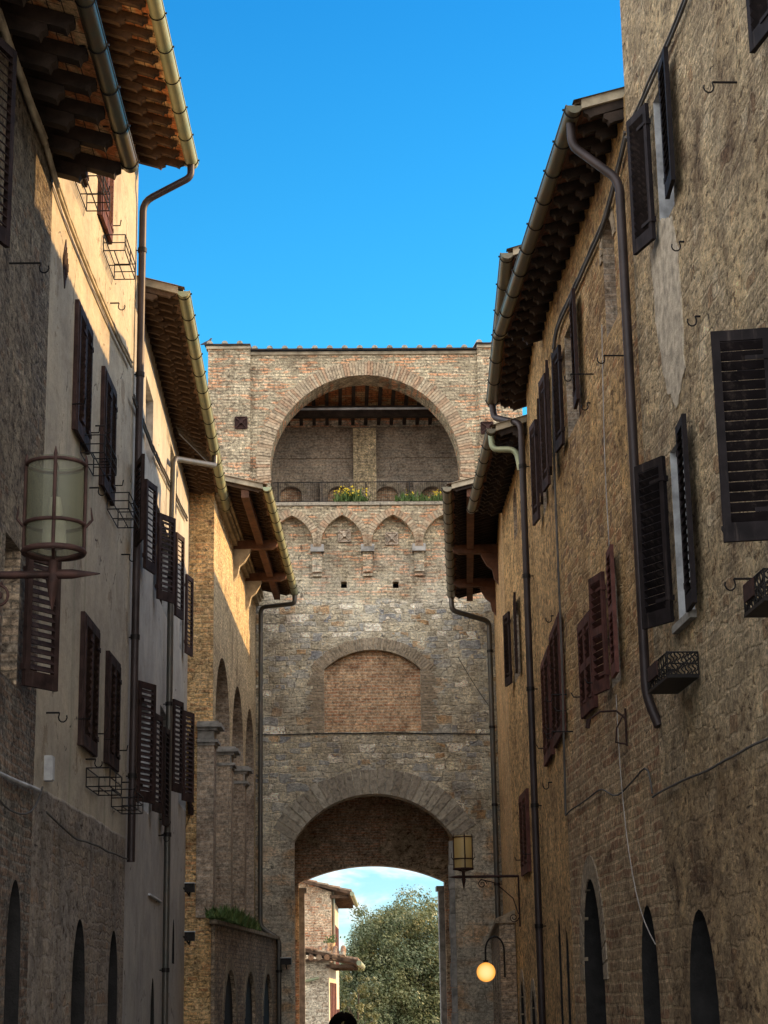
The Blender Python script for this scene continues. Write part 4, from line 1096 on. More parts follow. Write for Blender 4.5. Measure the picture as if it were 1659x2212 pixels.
# --- D
HD = thing('bracketed_eave_house', 'last house on the right against the gate tower, wide eave on red brown beams', 'house', FD)
hD = []
rD = roof(FD, HD, (974, 1052), (969, 1290), (37.3, 48.2), .24, 5.6, .24, (.05, .08), 'soffit_dim', 'wood_dark', 'copper', .10, False)
body(FD, HD, lambda u, y: rD['Z'](u, y)-.01, hD, ['loggia_brick', 'pier_brick'], depth=5.5, zbot=-3.2, u1=FD.len-.02)
def brackets(fr, H, rr, us, mat, corb='mortar_pale'):
    for u in us:
        z = rr['Z'](u, rr['ov'])-.10
        b = MB(); z0 = z-.15; o = rr['ov']
        pf = [(-.1, z0), (o-.12, z0), (o+.0, z0+.06), (o+.02, z0+.12), (o-.05, z0+.2), (-.1, z0+.2)]
        n = len(pf); vs = [(u-.1, a, c) for a, c in pf]+[(u+.1, a, c) for a, c in pf]
        b.add(vs, [tuple(range(n)), tuple(range(2*n-1, n-1, -1))]+[(i, (i+1) % n, n+(i+1) % n, n+i) for i in range(n)])
        bo = b.build('eave_beam', mat, H)
        b = MB(); pf = [(0, z0-.75), (.1, z0-.62), (.14, z0-.4), (.26, z0-.3), (.36, z0-.12), (.40, z0-.005), (0, z0-.005)]
        n = len(pf); vs = [(u-.09, a, c) for a, c in pf]+[(u+.09, a, c) for a, c in pf]
        b.add(vs, [tuple(range(n)), tuple(range(2*n-1, n-1, -1))]+[(i, (i+1) % n, n+(i+1) % n, n+i) for i in range(n)])
        b.build('corbel', corb, bo)
    b = MB(); yy = rr['ov']*.62; zz = rr['Z'](0, yy)-.22
    b.box(rr['ua']+.1, rr['ub']-.1, yy-.08, yy+.08, rr['Z'](rr['ua'], yy)-.26, rr['Z'](rr['ua'], yy)-.09); b.build('purlin', mat, H)
uu = [FD.uz(1040, y, .6)[0] for y in (1175, 1241)]
L = FD.len
brackets(FD, HD, rD, [L*.42, L*.74], 'wood_red', 'wood_red')
ZD = rD['Z'](rD['ub'], rD['ov']); p1 = (0, zpix(FD, L-.3, .14, 1342))
downpipe(HD, [(rD['ub']-.1, rD['yg'], ZD-.05), (rD['ub']-.1, rD['yg'], ZD-.4), (L-.3, .14, p1[1]), (L-.3, .14, -3.0)], .07, 'copper_dark')
# projecting arcade in front of D
al_, az_ = FD.uz(1108, 2006); be_, bz_ = FD.uz(1062, 2040)
pz = (az_+bz_)/2
HDA = thing('low_arcade', 'low brick arcade with a sloping ledge on the right beside the glowing globe lamp', 'arcade', FD)
hh = []
for k in range(3):
    u = L*(.22+.28*k); t_ = pz-1.0; hh.append(arch(u, .9, -3, t_-.9, .9))
MB().slab([(-.1, -3.2), (L-.1, -3.2), (L-.1, pz-.12), (-.1, pz-.12)], hh, .01, .32).build('wall', 'arcade_brick', HDA)
MB().add([(-.15, .40, pz-.12), (L-.1, .40, pz-.12), (L-.1, .0, pz+.06), (-.15, 0, pz+.06), (-.15, .40, pz-.2), (L-.1, .40, pz-.2), (L-.1, 0, pz-.2), (-.15, 0, pz-.2)], [(0, 1, 2, 3), (7, 6, 5, 4), (0, 4, 5, 1), (1, 5, 6, 2), (2, 6, 7, 3), (3, 7, 4, 0)]).build('ledge', 'ring_tan', HDA)
for k in range(3):
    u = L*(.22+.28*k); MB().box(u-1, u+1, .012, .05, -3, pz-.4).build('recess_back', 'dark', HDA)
    MB().ring(u, pz-1.9, .9, 1.15, 0, math.pi, 25, .28, .335).build('arch_ring', 'ring_tan', HDA)

# =================================================================== LEFT SIDE
# --- L0
H0 = thing('rubble_stone_house', 'nearest house on the left, rough rubble stone wall under a dark wide eave', 'house', FL0)
h0 = []
window(FL0, H0, ('open', [(-30, 20, 60, 530, 14)], .8), h0, 'shutter_dark', label='shutter cut by the upper left edge')
window(FL0, H0, ('open', [(56, 122, 1190, 1490, 97)], .8), h0, 'shutter_dark', label='dark leaf standing out from the wall beside the lantern')
door_arch(FL0, H0, h0, 34, .38, 1900, 'dark', .7, infill=(1985, 'arcade_brick'), ringed=False)
door_arch(FL0, H0, h0, -16, .40, 1880, 'dark', .8, ringed=False)
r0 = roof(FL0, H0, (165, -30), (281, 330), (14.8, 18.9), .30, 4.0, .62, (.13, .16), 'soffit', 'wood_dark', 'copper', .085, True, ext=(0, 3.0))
body(FL0, H0, lambda u, y: r0['Z'](u, y)-.01, h0, ['stone_near_left', 'arcade_brick'], depth=4, zbot=-1, u0=.0)
hook(FL0, H0, 20, 569, .3); hook(FL0, H0, 98, 1540, .15)
# --- L1
H1 = thing('cream_plaster_house', 'tall cream plastered house on the left with closed dark shutters and iron flower baskets', 'house', FL1)
h1 = []
window(FL1, H1, ('pair', 167, 190, 250, 375, 178), h1, 'shutter_dark', label='top floor shutters nearest the corner')
window(FL1, H1, ('pair', 221, 244, 300, 500, 232), h1, 'shutter_red', label='top floor shutters beside the downpipe')
window(FL1, H1, ('pair', 168, 197, 680, 960, 182), h1, 'shutter_dark', label='middle floor shutters half in sun')
window(FL1, H1, ('pair', 225, 249, 820, 1075, 237), h1, 'shutter_dark', label='middle floor shutters in shade')
window(FL1, H1, ('pair', 181, 212, 1345, 1625, 196), h1, 'shutter_dark', label='lower floor shutters nearest the lantern')
window(FL1, H1, ('pair', 235, 258, 1425, 1660, 246), h1, 'shutter_dark', label='lower floor shutters beside the downpipe')
door_arch(FL1, H1, h1, 173, .48, 1985, 'dark', .9, ringed=False); door_arch(FL1, H1, h1, 246, .42, 2010, 'dark', .8, infill=(2060, 'doorway'), ringed=False)
door_arch(FL1, H1, h1, 284, .3, 2050, 'dark', .6, ringed=False)
r1 = roof(FL1, H1, (339, 10), (412, 362), (21.2, 25.8), .30, 4.0, .36, (.085, .10), 'soffit', 'wood', 'copper_green', .095, True, ext=(0, 3.4))
body(FL1, H1, lambda u, y: r1['Z'](u, y)-.01, h1, ['plaster_cream', 'arcade_brick'], depth=4, zbot=-2)
Z1 = r1['Z'](r1['ua'], r1['ov'])
downpipe(H1, [(r1['ua']+.12, r1['yg'], Z1-.05), (r1['ua']+.12, r1['yg'], Z1-.26), (.08, .09, zpix(FL1, .08, .09, 436)), (.08, .09, zpix(FL1, .08, .09, 1862))], .055, 'pipe_brown')
G1 = 'iron flower baskets on the cream house'
for x0, x1, yt, yb, lb in ((168, 220, 363, 432, 'small iron flower basket on the sunny top floor nearest the corner of the cream house'), (228, 280, 523, 583, 'iron flower basket on the sunny top floor beside the downpipe'),
    (184, 234, 950, 1015, 'iron flower basket above and right of the big lantern'), (236, 288, 1073, 1128, 'iron flower basket on the shaded middle floor beside the downpipe'),
    (188, 252, 1663, 1712, 'lower iron flower basket nearer to us in front of the stone base'), (245, 297, 1708, 1754, 'lowest iron flower basket crossing the brown downpipe')):
    basket(FL1, x0, x1, yt, yb, lb, G1)
u, z = FL1.uz(140, 570); b = MB(); b.add([(u-.16, .012, z), (u, .012, z-.3), (u+.16, .012, z), (u, .012, z+.3), (u-.16, 0, z), (u, 0, z-.3), (u+.16, 0, z), (u, 0, z+.3)], [(0, 1, 2, 3), (0, 4, 5, 1), (1, 5, 6, 2), (2, 6, 7, 3), (3, 7, 4, 0)])
for i in range(7): b.tube([(u-.13+.043*i, .016, z-.05*(4-abs(i-3))), (u-.13+.043*i, .016, z+.05*(4-abs(i-3)))], .008, 4)
b.build('vent_grille', 'rust', H1)
for x, y in ((193, 1054), (206, 920), (262, 1198), (185, 1640), (262, 1690), (238, 655)): hook(FL1, H1, x, y, .12)
# --- L2
H2 = thing('pale_plaster_house', 'pale plastered house on the left with many reddish brown shutters standing open', 'house', FL2)
h2 = []
W2_ = [('open', [(312, 296, 1000, 1190, 172), (314, 332, 1035, 1240, 20)]), ('open', [(352, 340, 1110, 1300, 120), (378, 392, 1145, 1340, 20)]), ('open', [(399, 411, 1240, 1415, 25)], .6)]
def lwin(leaves, lab, s_=None, mat='shutter_dark'):
    sp = ('open', leaves) if s_ is None else ('open', leaves, s_)
    window(FL2, H2, sp, h2, mat, label=lab)
lwin([(293, 305, 1000, 1190, 100), (312, 333, 1035, 1235, 52)], 'upper window beside the brown downpipe')
lwin([(340, 374, 1108, 1300, 76), (378, 393, 1150, 1335, 60)], 'upper window with one broad louvred leaf facing the street end')
lwin([(400, 413, 1240, 1415, 50)], 'farthest upper shutter', .6)
lwin([(296, 330, 1470, 1735, 78), (331, 346, 1540, 1755, 50)], 'lower window with the broad near leaf')
lwin([(352, 361, 1570, 1785, 60), (372, 391, 1510, 1712, 60)], 'lower window split by the second downpipe')
lwin([(394, 415, 1535, 1732, 65), (408, 432, 1580, 1762, 82)], 'farthest lower window, red leaf seen against the brick pier')
for x0, x1, yt, yb in ((314, 331, 835, 1000), (369, 384, 985, 1100)):
    u0 = FL2.uz(x0, 900)[0]; u1 = FL2.uz(x1, 900)[0]; zt = FL2.uz((x0+x1)/2, yt)[1]; zb = FL2.uz((x0+x1)/2, yb)[1]
    h2.append(rect(u0, u1, zb, zt)); MB().box(min(u0, u1)-.05, max(u0, u1)+.05, -.16, -.12, zb-.05, zt+.05).build('blind_recess', 'plaster_pale', H2)
door_arch(FL2, H2, h2, 330, .35, 2112, 'dark', .9, ringed=False, ringw=.1)
door_arch(FL2, H2, h2, 375, .28, 1985, 'render_grey', .8, ringed=False, zbot=FL2.uz(375, 2082)[1], name='slit_niche')
r2 = roof(FL2, H2, (391, 632), (491, 1100), (25.9, 38.6), .26, 4.0, .30, (.075, .09), 'soffit_brown', 'wood', 'copper_green', .09, True, ext=(0, 0))
body(FL2, H2, lambda u, y: r2['Z'](u, y)-.01, h2, ['plaster_pale', 'render_grey'], depth=4, zbot=-2.6)
# second downpipe with bird spikes
q_ = FL2.inv @ p3(466, 950, 34.3); up_, zp_ = q_.x, q_.z; pu, pz_ = FL2.uz(373, 985, .1)
Z2_ = r2['Z'](up_, r2['ov'])
downpipe(H2, [(up_, r2['yg'], Z2_-.06), (up_, r2['yg'], Z2_-.26), (pu, .12, zpix(FL2, pu, .12, 990)), (pu, .10, Z2_-2.2), (pu, .10, -1.5)], .055, 'copper_dark')
b = MB()
for i in range(30):
    t = i/29; p = Vector((up_, r2['yg']-.08, Z2_-.26)).lerp(Vector((pu, .2, Z2_-.46)), t)
    if i == 0: b.tube([p, Vector((pu, .2, Z2_-.46))], .012, 5)
    for s in (-1, 1): b.tube([p, p+Vector((s*.02+random.uniform(-.03, .03), s*.05, .16))], .004, 3)
b.build('bird_spikes', 'iron', H2)
for x, y in ((345, 1770), (408, 1810), (342, 1805)): hook(FL2, H2, x, y, .1)
b = MB(); p = FL2.at(322, 1932, .02); q = FL2.at(348, 1948, .02); b.tube([p, q], .02, 5); b.build('pale_rod', 'white', H2)
# --- L3 : brick pier face, street wall with loggia
H3 = thing('loggia_house', 'brick and stone house left of the gate with columned loggia and bracketed eave', 'house', FL3)
h3 = []; L3 = FL3.len
f3 = lambda x, y, o=0.0: FL3.uz(x, y, o)
arcs = [(469, 1395), (497, 1458), (529, 1508)]
caps = [(461, 486, 1572), (490, 526, 1615), (521, 552, 1648)]
zcap = sum(f3((c[0]+c[1])/2, c[2], .15)[1] for c in caps)/3
zat = sum(f3(x, y)[1] for x, y in arcs)/3
zled = f3(500, 2000)[1]
uc = [L3*.985, L3*.64, L3*.32, L3*.02]      # column axes, near to far
cw = .30
op = []
for i in range(3):
    a_, c_ = uc[i+1]+cw, uc[i]-cw; u = (a_+c_)/2
    h3.append(arch(u, (c_-a_)/2, zled+.02, zcap+.05, zat-zcap-.05)); op.append((u, (c_-a_)/2))
r3 = roof(FL3, H3, (562, 1058), (648, 1280), (37.4, 48.0), .24, 3.6, .24, (.05, .08), 'soffit_brown', 'wood', 'copper_green', .09, False)
body(FL3, H3, lambda u, y: r3['Z'](u, y)-.01, h3, ['loggia_wall', 'pier_brick'], depth=3.6, zbot=-3.2, thick=.5, u0=.03)
b = MB(); zt = r3['Z'](0, 0)-.02      # brick pier face towards us
b.box(L3+.002, L3+.06, -3.6, .0, -3.2, zt); b.build('end_wall', 'loggia_brick', H3)
for i, c in enumerate(uc[:3]):
    b = MB(); 
    n = 12
    for k in range(2): pass
    b.box(c-cw+.03, c+cw-.03, -.3, .035, zled, zcap-.42)
    col = b.build('pier', 'pier_brick', H3)
    b = MB()
    for (e, za, zb) in ((.02, -.42, -.36), (.06, -.36, -.30), (.0, -.30, -.12), (.05, -.12, -.06), (.12, -.06, .02), (.07, .02, .06)):
        b.box(c-cw+.03-e, c+cw-.03+e, -.3, .035+e*1.3, zcap+za, zcap+zb)
    b.build('capital', 'limestone', col)
MB().box(.05, L3-.05, -1.3, -1.25, zled-.3, zat+.5).build('loggia_back', 'pier_brick', H3)
MB().box(.05, L3-.05, -1.25, -.0, zled-.3, zled-.02).build('loggia_floor', 'pier_brick', H3)
brackets(FL3, H3, r3, [L3*.60, L3*.30], 'wood_red')
b = MB(); zz = r3['Z'](0, 0)
b.box(.05, L3, .002, .10, zz-.42, zz-.30); b.box(.05, L3, .002, .16, zz-.30, zz-.22); b.box(.05, L3, .002, .22, zz-.22, zz-.08); b.build('cornice', 'mortar_pale', H3)
Z3 = r3['Z'](r3['ua'], r3['ov']); 
downpipe(H3, [(r3['ua']+.1, r3['yg'], Z3-.05), (r3['ua']+.1, r3['yg'], Z3-.28), (.2, .14, zpix(FL3, .2, .14, 1312)), (.2, .14, zled+.2), (.2, .62, zled-.1), (.2, .62, -3)], .06, 'copper_dark')
# low arcade in front
HLA = thing('low_arcade', 'low brick arcade with grass on its ledge below the columned loggia on the left', 'arcade', FL3)
l0 = L3+.05; hh = []; ZL = zled-.12
cen = [L3*.80, L3*.50, L3*.19]
for c in cen: hh.append(arch(c, .95, -3, ZL-1.85, 1.0))
# slight outward turn towards the gate
def turn(b_):
    b_.v = [(x, y+(L3-x)*.042, z) for x, y, z in b_.v]; return b_
turn(MB().slab([(0.02, -3.2), (l0, -3.2), (l0, ZL), (0.02, ZL)], hh, .01, .08)).build('wall', 'arcade_brick', HLA)
bb = MB(); nn = 62
for i in range(nn):
    x = .02+(l0+.04)*i/nn; bb.box(x+.004, x+(l0+.04)/nn-.004, -.02, .15, ZL+.002, ZL+.075+.01*(i % 2))
turn(bb).build('ledge', 'ring_tan', HLA)
for c in cen:
    b = MB(); n = 19
    for i in range(n):
        t0, t1 = math.pi*(i+.06)/n, math.pi*(i+.94)/n
        q = [(c+(.95+.25*k)*math.cos(t), ZL-1.85+(1.0+.25*k)*math.sin(t)) for t, k in ((t0, 0), (t0, 1), (t1, 1), (t1, 0))]
        vs = [(a, .03, e) for a, e in q]+[(a, .095, e) for a, e in q]
        b.add(vs, [(0, 1, 2, 3), (7, 6, 5, 4), (0, 4, 5, 1), (1, 5, 6, 2), (2, 6, 7, 3), (3, 7, 4, 0)])
    turn(b).build('arch_ring', 'ring_tan', HLA)
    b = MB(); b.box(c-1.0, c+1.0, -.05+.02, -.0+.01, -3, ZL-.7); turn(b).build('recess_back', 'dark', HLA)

# =================================================================== LANTERNS, LAMPS
def scroll(c, ax, az, r, turns=1.6, s=1, n=26):
    return [c + ax*(r*(1-i/n*.8)*math.cos(s*2*math.pi*turns*i/n)) + az*(r*(1-i/n*.8)*math.sin(s*2*math.pi*turns*i/n)) for i in range(n+1)]
m, nt_ = newmat('frosted lantern glass')
p_ = N(nt_, 'ShaderNodeBsdfPrincipled'); tcx = N(nt_, 'ShaderNodeTexCoord'); nn_ = noise(nt_, tcx.outputs['Object'], 3, 4)
nt_.links.new(mixc(nt_, nn_.outputs[0], (.30, .30, .23), (.20, .19, .14)), p_.inputs['Base Color'])
p_.inputs['Roughness'].default_value = .35; p_.inputs['Transmission Weight'].default_value = .0; p_.inputs['Alpha'].default_value = 1
tr_ = N(nt_, 'ShaderNodeBsdfTranslucent'); tr_.inputs[0].default_value = (.34, .33, .25, 1)
tp_ = N(nt_, 'ShaderNodeBsdfTransparent'); tp_.inputs[0].default_value = (.72, .74, .62, 1)
mx = N(nt_, 'ShaderNodeMixShader'); mx.inputs[0].default_value = .55; nt_.links.new(p_.outputs[0], mx.inputs[1]); nt_.links.new(tr_.outputs[0], mx.inputs[2])
mx2 = N(nt_, 'ShaderNodeMixShader'); mx2.inputs[0].default_value = .64; nt_.links.new(mx.outputs[0], mx2.inputs[1]); nt_.links.new(tp_.outputs[0], mx2.inputs[2])
oo = N(nt_, 'ShaderNodeOutputMaterial'); nt_.links.new(mx2.outputs[0], oo.inputs[0]); MT['lantern_glass'] = m
def lantern(root, c, r, h, armdir, armlen, rustmat='rust', glass='lantern_glass'):
    """cylindrical glass lantern, its foot at c; armdir points back to the wall"""
    Z_ = Vector((0, 0, 1))
    b = MB(); b.tube([c, c+Z_*h], r, 28, caps=False); b.build('glass', glass, root)
    b = MB()
    def hoop(z, rr, t): b.tube([c+Vector((rr*math.cos(2*math.pi*i/32), rr*math.sin(2*math.pi*i/32), z)) for i in range(33)], t, 6)
    hoop(.0, r+.012, .02); hoop(h*.30, r+.008, .013); hoop(h*.96, r+.008, .013)
    for k in range(4):
        a = math.pi/2*k + .15
        d = Vector((math.cos(a), math.sin(a), 0))
        b.tube([c+d*(r+.012)-Z_*.02, c+d*(r+.012)+Z_*(h*1.0)], .012, 6)
        b.tube([c+d*(r+.012)+Z_*(h), c+d*(r+.012)+Z_*(h+.05)], [.014, .002], 6)
        b.tube([c+d*(r+.02)+Z_*h*.28, c+d*(r+.06)+Z_*h*.36, c+d*(r+.05)+Z_*h*.5], [.010, .009, .003], 5)
        b.tube([c+d*(r+.01), c+d*(r*.5)-Z_*.03, c-Z_*.05], .012, 5)
    b.build('frame', rustmat, root)
    b = MB(); b.tube([c+Z_*.03, c+Z_*h*.34], [r*.45, r*.40], 14); b.tube([c+Z_*h*.34, c+Z_*h*.42, c+Z_*h*.6], [.03, .05, .035], 10); b.build('lamp_holder', 'cable_white', root)
    post = MB(); post.tube([c-Z_*.05, c-Z_*(h*.30)], .032, 8); post.tube([c-Z_*h*.30, c-Z_*(h*.62)], [.045, .006], 4)
    ac = c-Z_*h*.24
    post.tube([ac-armdir*.30, ac-armdir*.12, ac], [.004, .032, .032], 4); post.tube([ac, ac+armdir*armlen], .026, 4)
    post.build('bracket_arm', rustmat, root)
    b = MB(); k = min(armlen*.8, .5)
    b.tube(scroll(ac+armdir*(.35)-Z_*.14, armdir, Z_, .09), .010, 5)
    b.tube([ac+armdir*.32-Z_*.05, ac+armdir*.6-Z_*.12, ac+armdir*(armlen-.12)-Z_*.42, ac+armdir*(armlen-.03)-Z_*.72], .011, 5)
    b.tube(scroll(ac+armdir*(armlen-.12)-Z_*.78, armdir, Z_, .09, s=-1), .010, 5)
    b.tube([ac+armdir*(armlen-.01), ac+armdir*(armlen-.01)-Z_*.95], .018, 5)
    b.build('scroll_bracket', rustmat, root)
# big lantern, left foreground
LY = 11.5
c = p3(116, 1193, LY); r_ = 64/FPX*(LY*.97); hh_ = 205/FPX*LY*1.02
T = thing('wall_lantern', 'large cylindrical glass lantern in a rusty iron frame in the left foreground', 'lantern')
wx = (FL0.mw @ Vector((0, 0, 0))).x - .1
lantern(T, c, r_, hh_, Vector((-1, 0, 0)), c.x-wx-.0)
# lantern right of the gateway, fixed to house C/D
LY2 = 36.2
c = p3(1001, 1877, LY2); r_ = 19/FPX*LY2; hh_ = 68/FPX*LY2*1.02
wxr = (FC.mw @ Vector((FC.len*.86, 0, 0))).x
T = thing('wall_lantern', 'small glass lantern on a scrolled iron arm beside the gateway on the right', 'lantern')
ga = MT['lantern_glass'].copy(); ga.name = 'amber lantern glass'; MT['amber_glass'] = ga
for n_ in ga.node_tree.nodes:
    if n_.type == 'BSDF_TRANSLUCENT': n_.inputs[0].default_value = (.75, .58, .25, 1)
    if n_.type == 'BSDF_TRANSPARENT': n_.inputs[0].default_value = (.85, .75, .45, 1)
    if n_.type == 'MIX': n_.inputs[6].default_value = (.75, .60, .30, 1); n_.inputs[7].default_value = (.55, .42, .20, 1)
    if n_.type == 'MIX_SHADER' and abs(n_.inputs[0].default_value-.64) < .01: n_.inputs[0].default_value = .2
lantern(T, c, r_, hh_, Vector((1, 0, 0)), wxr-c.x, 'rust', 'amber_glass')
# glowing globe
m, nt_ = newmat('glowing globe glass'); e_ = N(nt_, 'ShaderNodeEmission'); e_.inputs[1].default_value = .42
lw = N(nt_, 'ShaderNodeLayerWeight'); lw.inputs[0].default_value = .35
nt_.links.new(ramp(nt_, lw.outputs['Facing'], [(0, (1.0, .74, .30)), (.3, (1.0, .50, .11)), (.7, (.85, .30, .04)), (1, (.50, .15, .015))]), e_.inputs[0])
oo = N(nt_, 'ShaderNodeOutputMaterial'); nt_.links.new(e_.outputs[0], oo.inputs[0]); MT['globe'] = m
GY = 36.5; c = p3(1050, 2100, GY); r_ = 20/FPX*GY
T = thing('globe_lamp', 'glowing orange globe lamp hanging from a curved iron arm low on the right', 'lamp')
b = MB(); n = 20
vs = []; fs = []
for i in range(n+1):
    for j in range(n): a = math.pi*i/n; t = 2*math.pi*j/n; vs.append(c+Vector((math.sin(a)*math.cos(t), math.sin(a)*math.sin(t), math.cos(a)))*r_)
for i in range(n):
    for j in range(n): fs.append((i*n+j, i*n+(j+1) % n, (i+1)*n+(j+1) % n, (i+1)*n+j))
b.add(vs, fs, 0, True); b.build('globe', 'globe', T)
b = MB(); Z_ = Vector((0, 0, 1)); wall_p = Vector(((FD.mw @ Vector((1, .33, 0))).x, c.y, c.z)); X_ = Vector((1, 0, 0)); W = wall_p.x-c.x
b.tube([c+Z_*(r_+.0), c+Z_*(r_+.04)], .05, 10)
b.tube([c+Z_*(r_+.02)] + [c+Z_*(r_+.22)+X_*(W*.5*(1-math.cos(a)))+Z_*(.26*math.sin(a)) for a in [math.pi*k/10 for k in range(0, 11)]] + [wall_p+Z_*(-.1)], .018, 6)
b.build('curved_arm', 'iron', T)
# floodlights
def flood(px, py, Y, label, toward, sx=1.0):
    c = p3(px, py, Y); T = thing('floodlight', label, 'floodlight', None, tuple(c))
    b = MB(); b.box(-.13*sx, .13*sx, -.1, .1, -.09, .07); b.build('housing', 'iron', T)
    MB().box(-.14*sx, .14*sx, -.12, .10, .073, .09).build('cover', 'white', T)
    MB().tube([(0, .0, -.09), (0, toward[1]*.6, -.16), toward], .018, 6).build('bracket', 'iron', T)
gyp = (FG.mw @ Vector((4, 0, 0))).y
flood(618, 2076, gyp-.35, 'small floodlight with a pale lid on the gate wall left of the gateway', (0, .35, -.2))
flood(410, 1917, 36.0, 'small floodlight at the far end of the pale house', (-.12, 0, 0), .7)
flood(410, 2022, 36.0, 'lower small floodlight on the corner by the brick pier', (-.12, 0, 0), .7)
# curled iron lamp bracket on the right wall
T = thing('iron_bracket', 'empty curled wrought iron bracket on the ochre wall under the red brown shutters', 'bracket', FB1)
b = MB(); u, zt = FB1.uz(1354, 1530); zb = FB1.uz(1357, 1612)[1]
b.tube([(u, .02, zt), (u, .02, zb)], .014, 5)
b.tube([(u, .02, zt-.12), (u+.05, .12, zt-.02), (u+.12, .3, zt-.02), (u+.2, .42, zt-.1)], .013, 5); b.tube([(u+.2, .42, zt-.1), (u+.2, .44, zt-.2)], .03, 6)
b.tube([(u, .02, zb+.02), (u+.05, .14, zb+.05), (u+.06, .12, zb+.22), (u+.02, .04, (zt+zb)/2+.15), (u, .02, zt-.2)], .012, 5); b.build('bracket_bars', 'rust', T)

# =================================================================== CABLES
def cable(fr, pts, label, r=.014, mat='cable', off=.03, wob=.01, name='cable', twin=False):
    P = []
    for i in range(len(pts)-1):
        a, c = fr.at(*pts[i], off), fr.at(*pts[i+1], off); n = max(2, int((a-c).length/.25))
        for k in range(n): P.append(a.lerp(c, k/n)+Vector((random.uniform(-wob, wob), 0, random.uniform(-wob, wob)))*2)
    P.append(fr.at(*pts[-1], off))
    for _ in range(3): P = [P[0]]+[(P[i-1]+P[i]*2+P[i+1])/4 for i in range(1, len(P)-1)]+[P[-1]]
    b = MB(); b.tube(P, r, 5)
    if twin: b.tube([p+Vector((0, .01, .05+random.uniform(-.015, .015))) for p in P], r*.8, 5)
    o = b.build(name, mat); o.matrix_world = fr.mw
    return tag(o, label, 'cable')
cable(FL0, [(-5, 30), (60, 215), (97, 310)], 'thick pale cable conduit slanting under the near left eave', .03, 'mortar_pale', .05, .01, 'conduit', True)
cable(FL1, [(97, 310), (120, 400), (180, 560), (235, 690), (284, 792)], 'twin cable slanting down across the sunny cream plaster', .022, 'mortar_pale', .05, .01, 'conduit', True)
cable(FL2, [(288, 862), (330, 975), (380, 1075), (404, 1125)], 'twin cable slanting down across the pale plastered house', .02, 'cable', .05, .015, 'conduit', True)
cable(FL0, [(-5, 1668), (40, 1690), (85, 1708)], 'grey conduit running into the junction box on the left stone wall', .022, 'render_grey', .04, .005, 'conduit')
cable(FL0, [(-5, 1728), (20, 1752), (55, 1765), (80, 1745), (92, 1700)], 'looping loose cable hanging below the junction box', .010, 'cable', .05, .01)
cable(FL1, [(100, 1762), (130, 1776), (160, 1808), (200, 1822), (250, 1845), (276, 1856)], 'sagging cable along the stone base on the left', .012, 'cable', .05, .02)
T = thing('junction_box', 'small grey electrical box on the left stone wall beside the cables', 'electrical box', FL0)
u, z = FL0.uz(98, 1662); b = MB(); b.box(u-.0, u+.14, .0, .09, z-.13, z+.13); b.build('casing', 'render_grey', T); MB().box(u+.01, u+.13, .092, .10, z-.12, z+.12).build('lid', 'render_grey', T)
cable(FA, [(1680, 1588), (1600, 1625), (1500, 1675), (1410, 1722)], 'dark cable sagging across the nearest wall on the right', .012, 'cable', .04, .02)
cable(FB1, [(1409, 1722), (1402, 1640), (1375, 1680), (1335, 1725), (1300, 1700), (1222, 1762)], 'dark cable looping over the ochre stone wall', .011, 'cable', .04, .02)
cable(FB1, [(1331, 1500), (1338, 1650), (1352, 1800), (1372, 1930), (1392, 2000), (1416, 2040)], 'thin white cable hanging down from the red brown shutter', .0065, 'cable_white', .06, .004)
cable(FA, [(1487, -10), (1450, 85), (1410, 170), (1370, 262)], 'black cable running down to the upper dark window', .018, 'cable', .05, .006, 'cable', True)
cable(FB1, [(1352, 300), (1310, 470), (1258, 590), (1200, 715), (1196, 760)], 'cable running along the wall under the dark eave', .022, 'cable', .05, .012, 'cable', True)
cable(FB1, [(1300, 700), (1306, 1000), (1316, 1180)], 'thin vertical wire on the ochre wall between the shutters', .008, 'cable_white', .03, .003)
cable(FB2, [(1193, 760), (1197, 1000), (1205, 1200), (1214, 1420), (1222, 1760)], 'vertical pipe-like cable down the joint of the two ochre houses', .018, 'cable', .04, .006)
cable(FG, [(555, 1588), (700, 1584), (850, 1583), (1000, 1586), (1066, 1586)], 'black cable stretched across the gate wall below the blind window', .014, 'iron', .03, .008)
cable(FG, [(990, 1420), (1030, 1490), (1060, 1530)], 'thin slanting wire on the gate wall near the right downpipe', .008, 'iron', .03, .004)

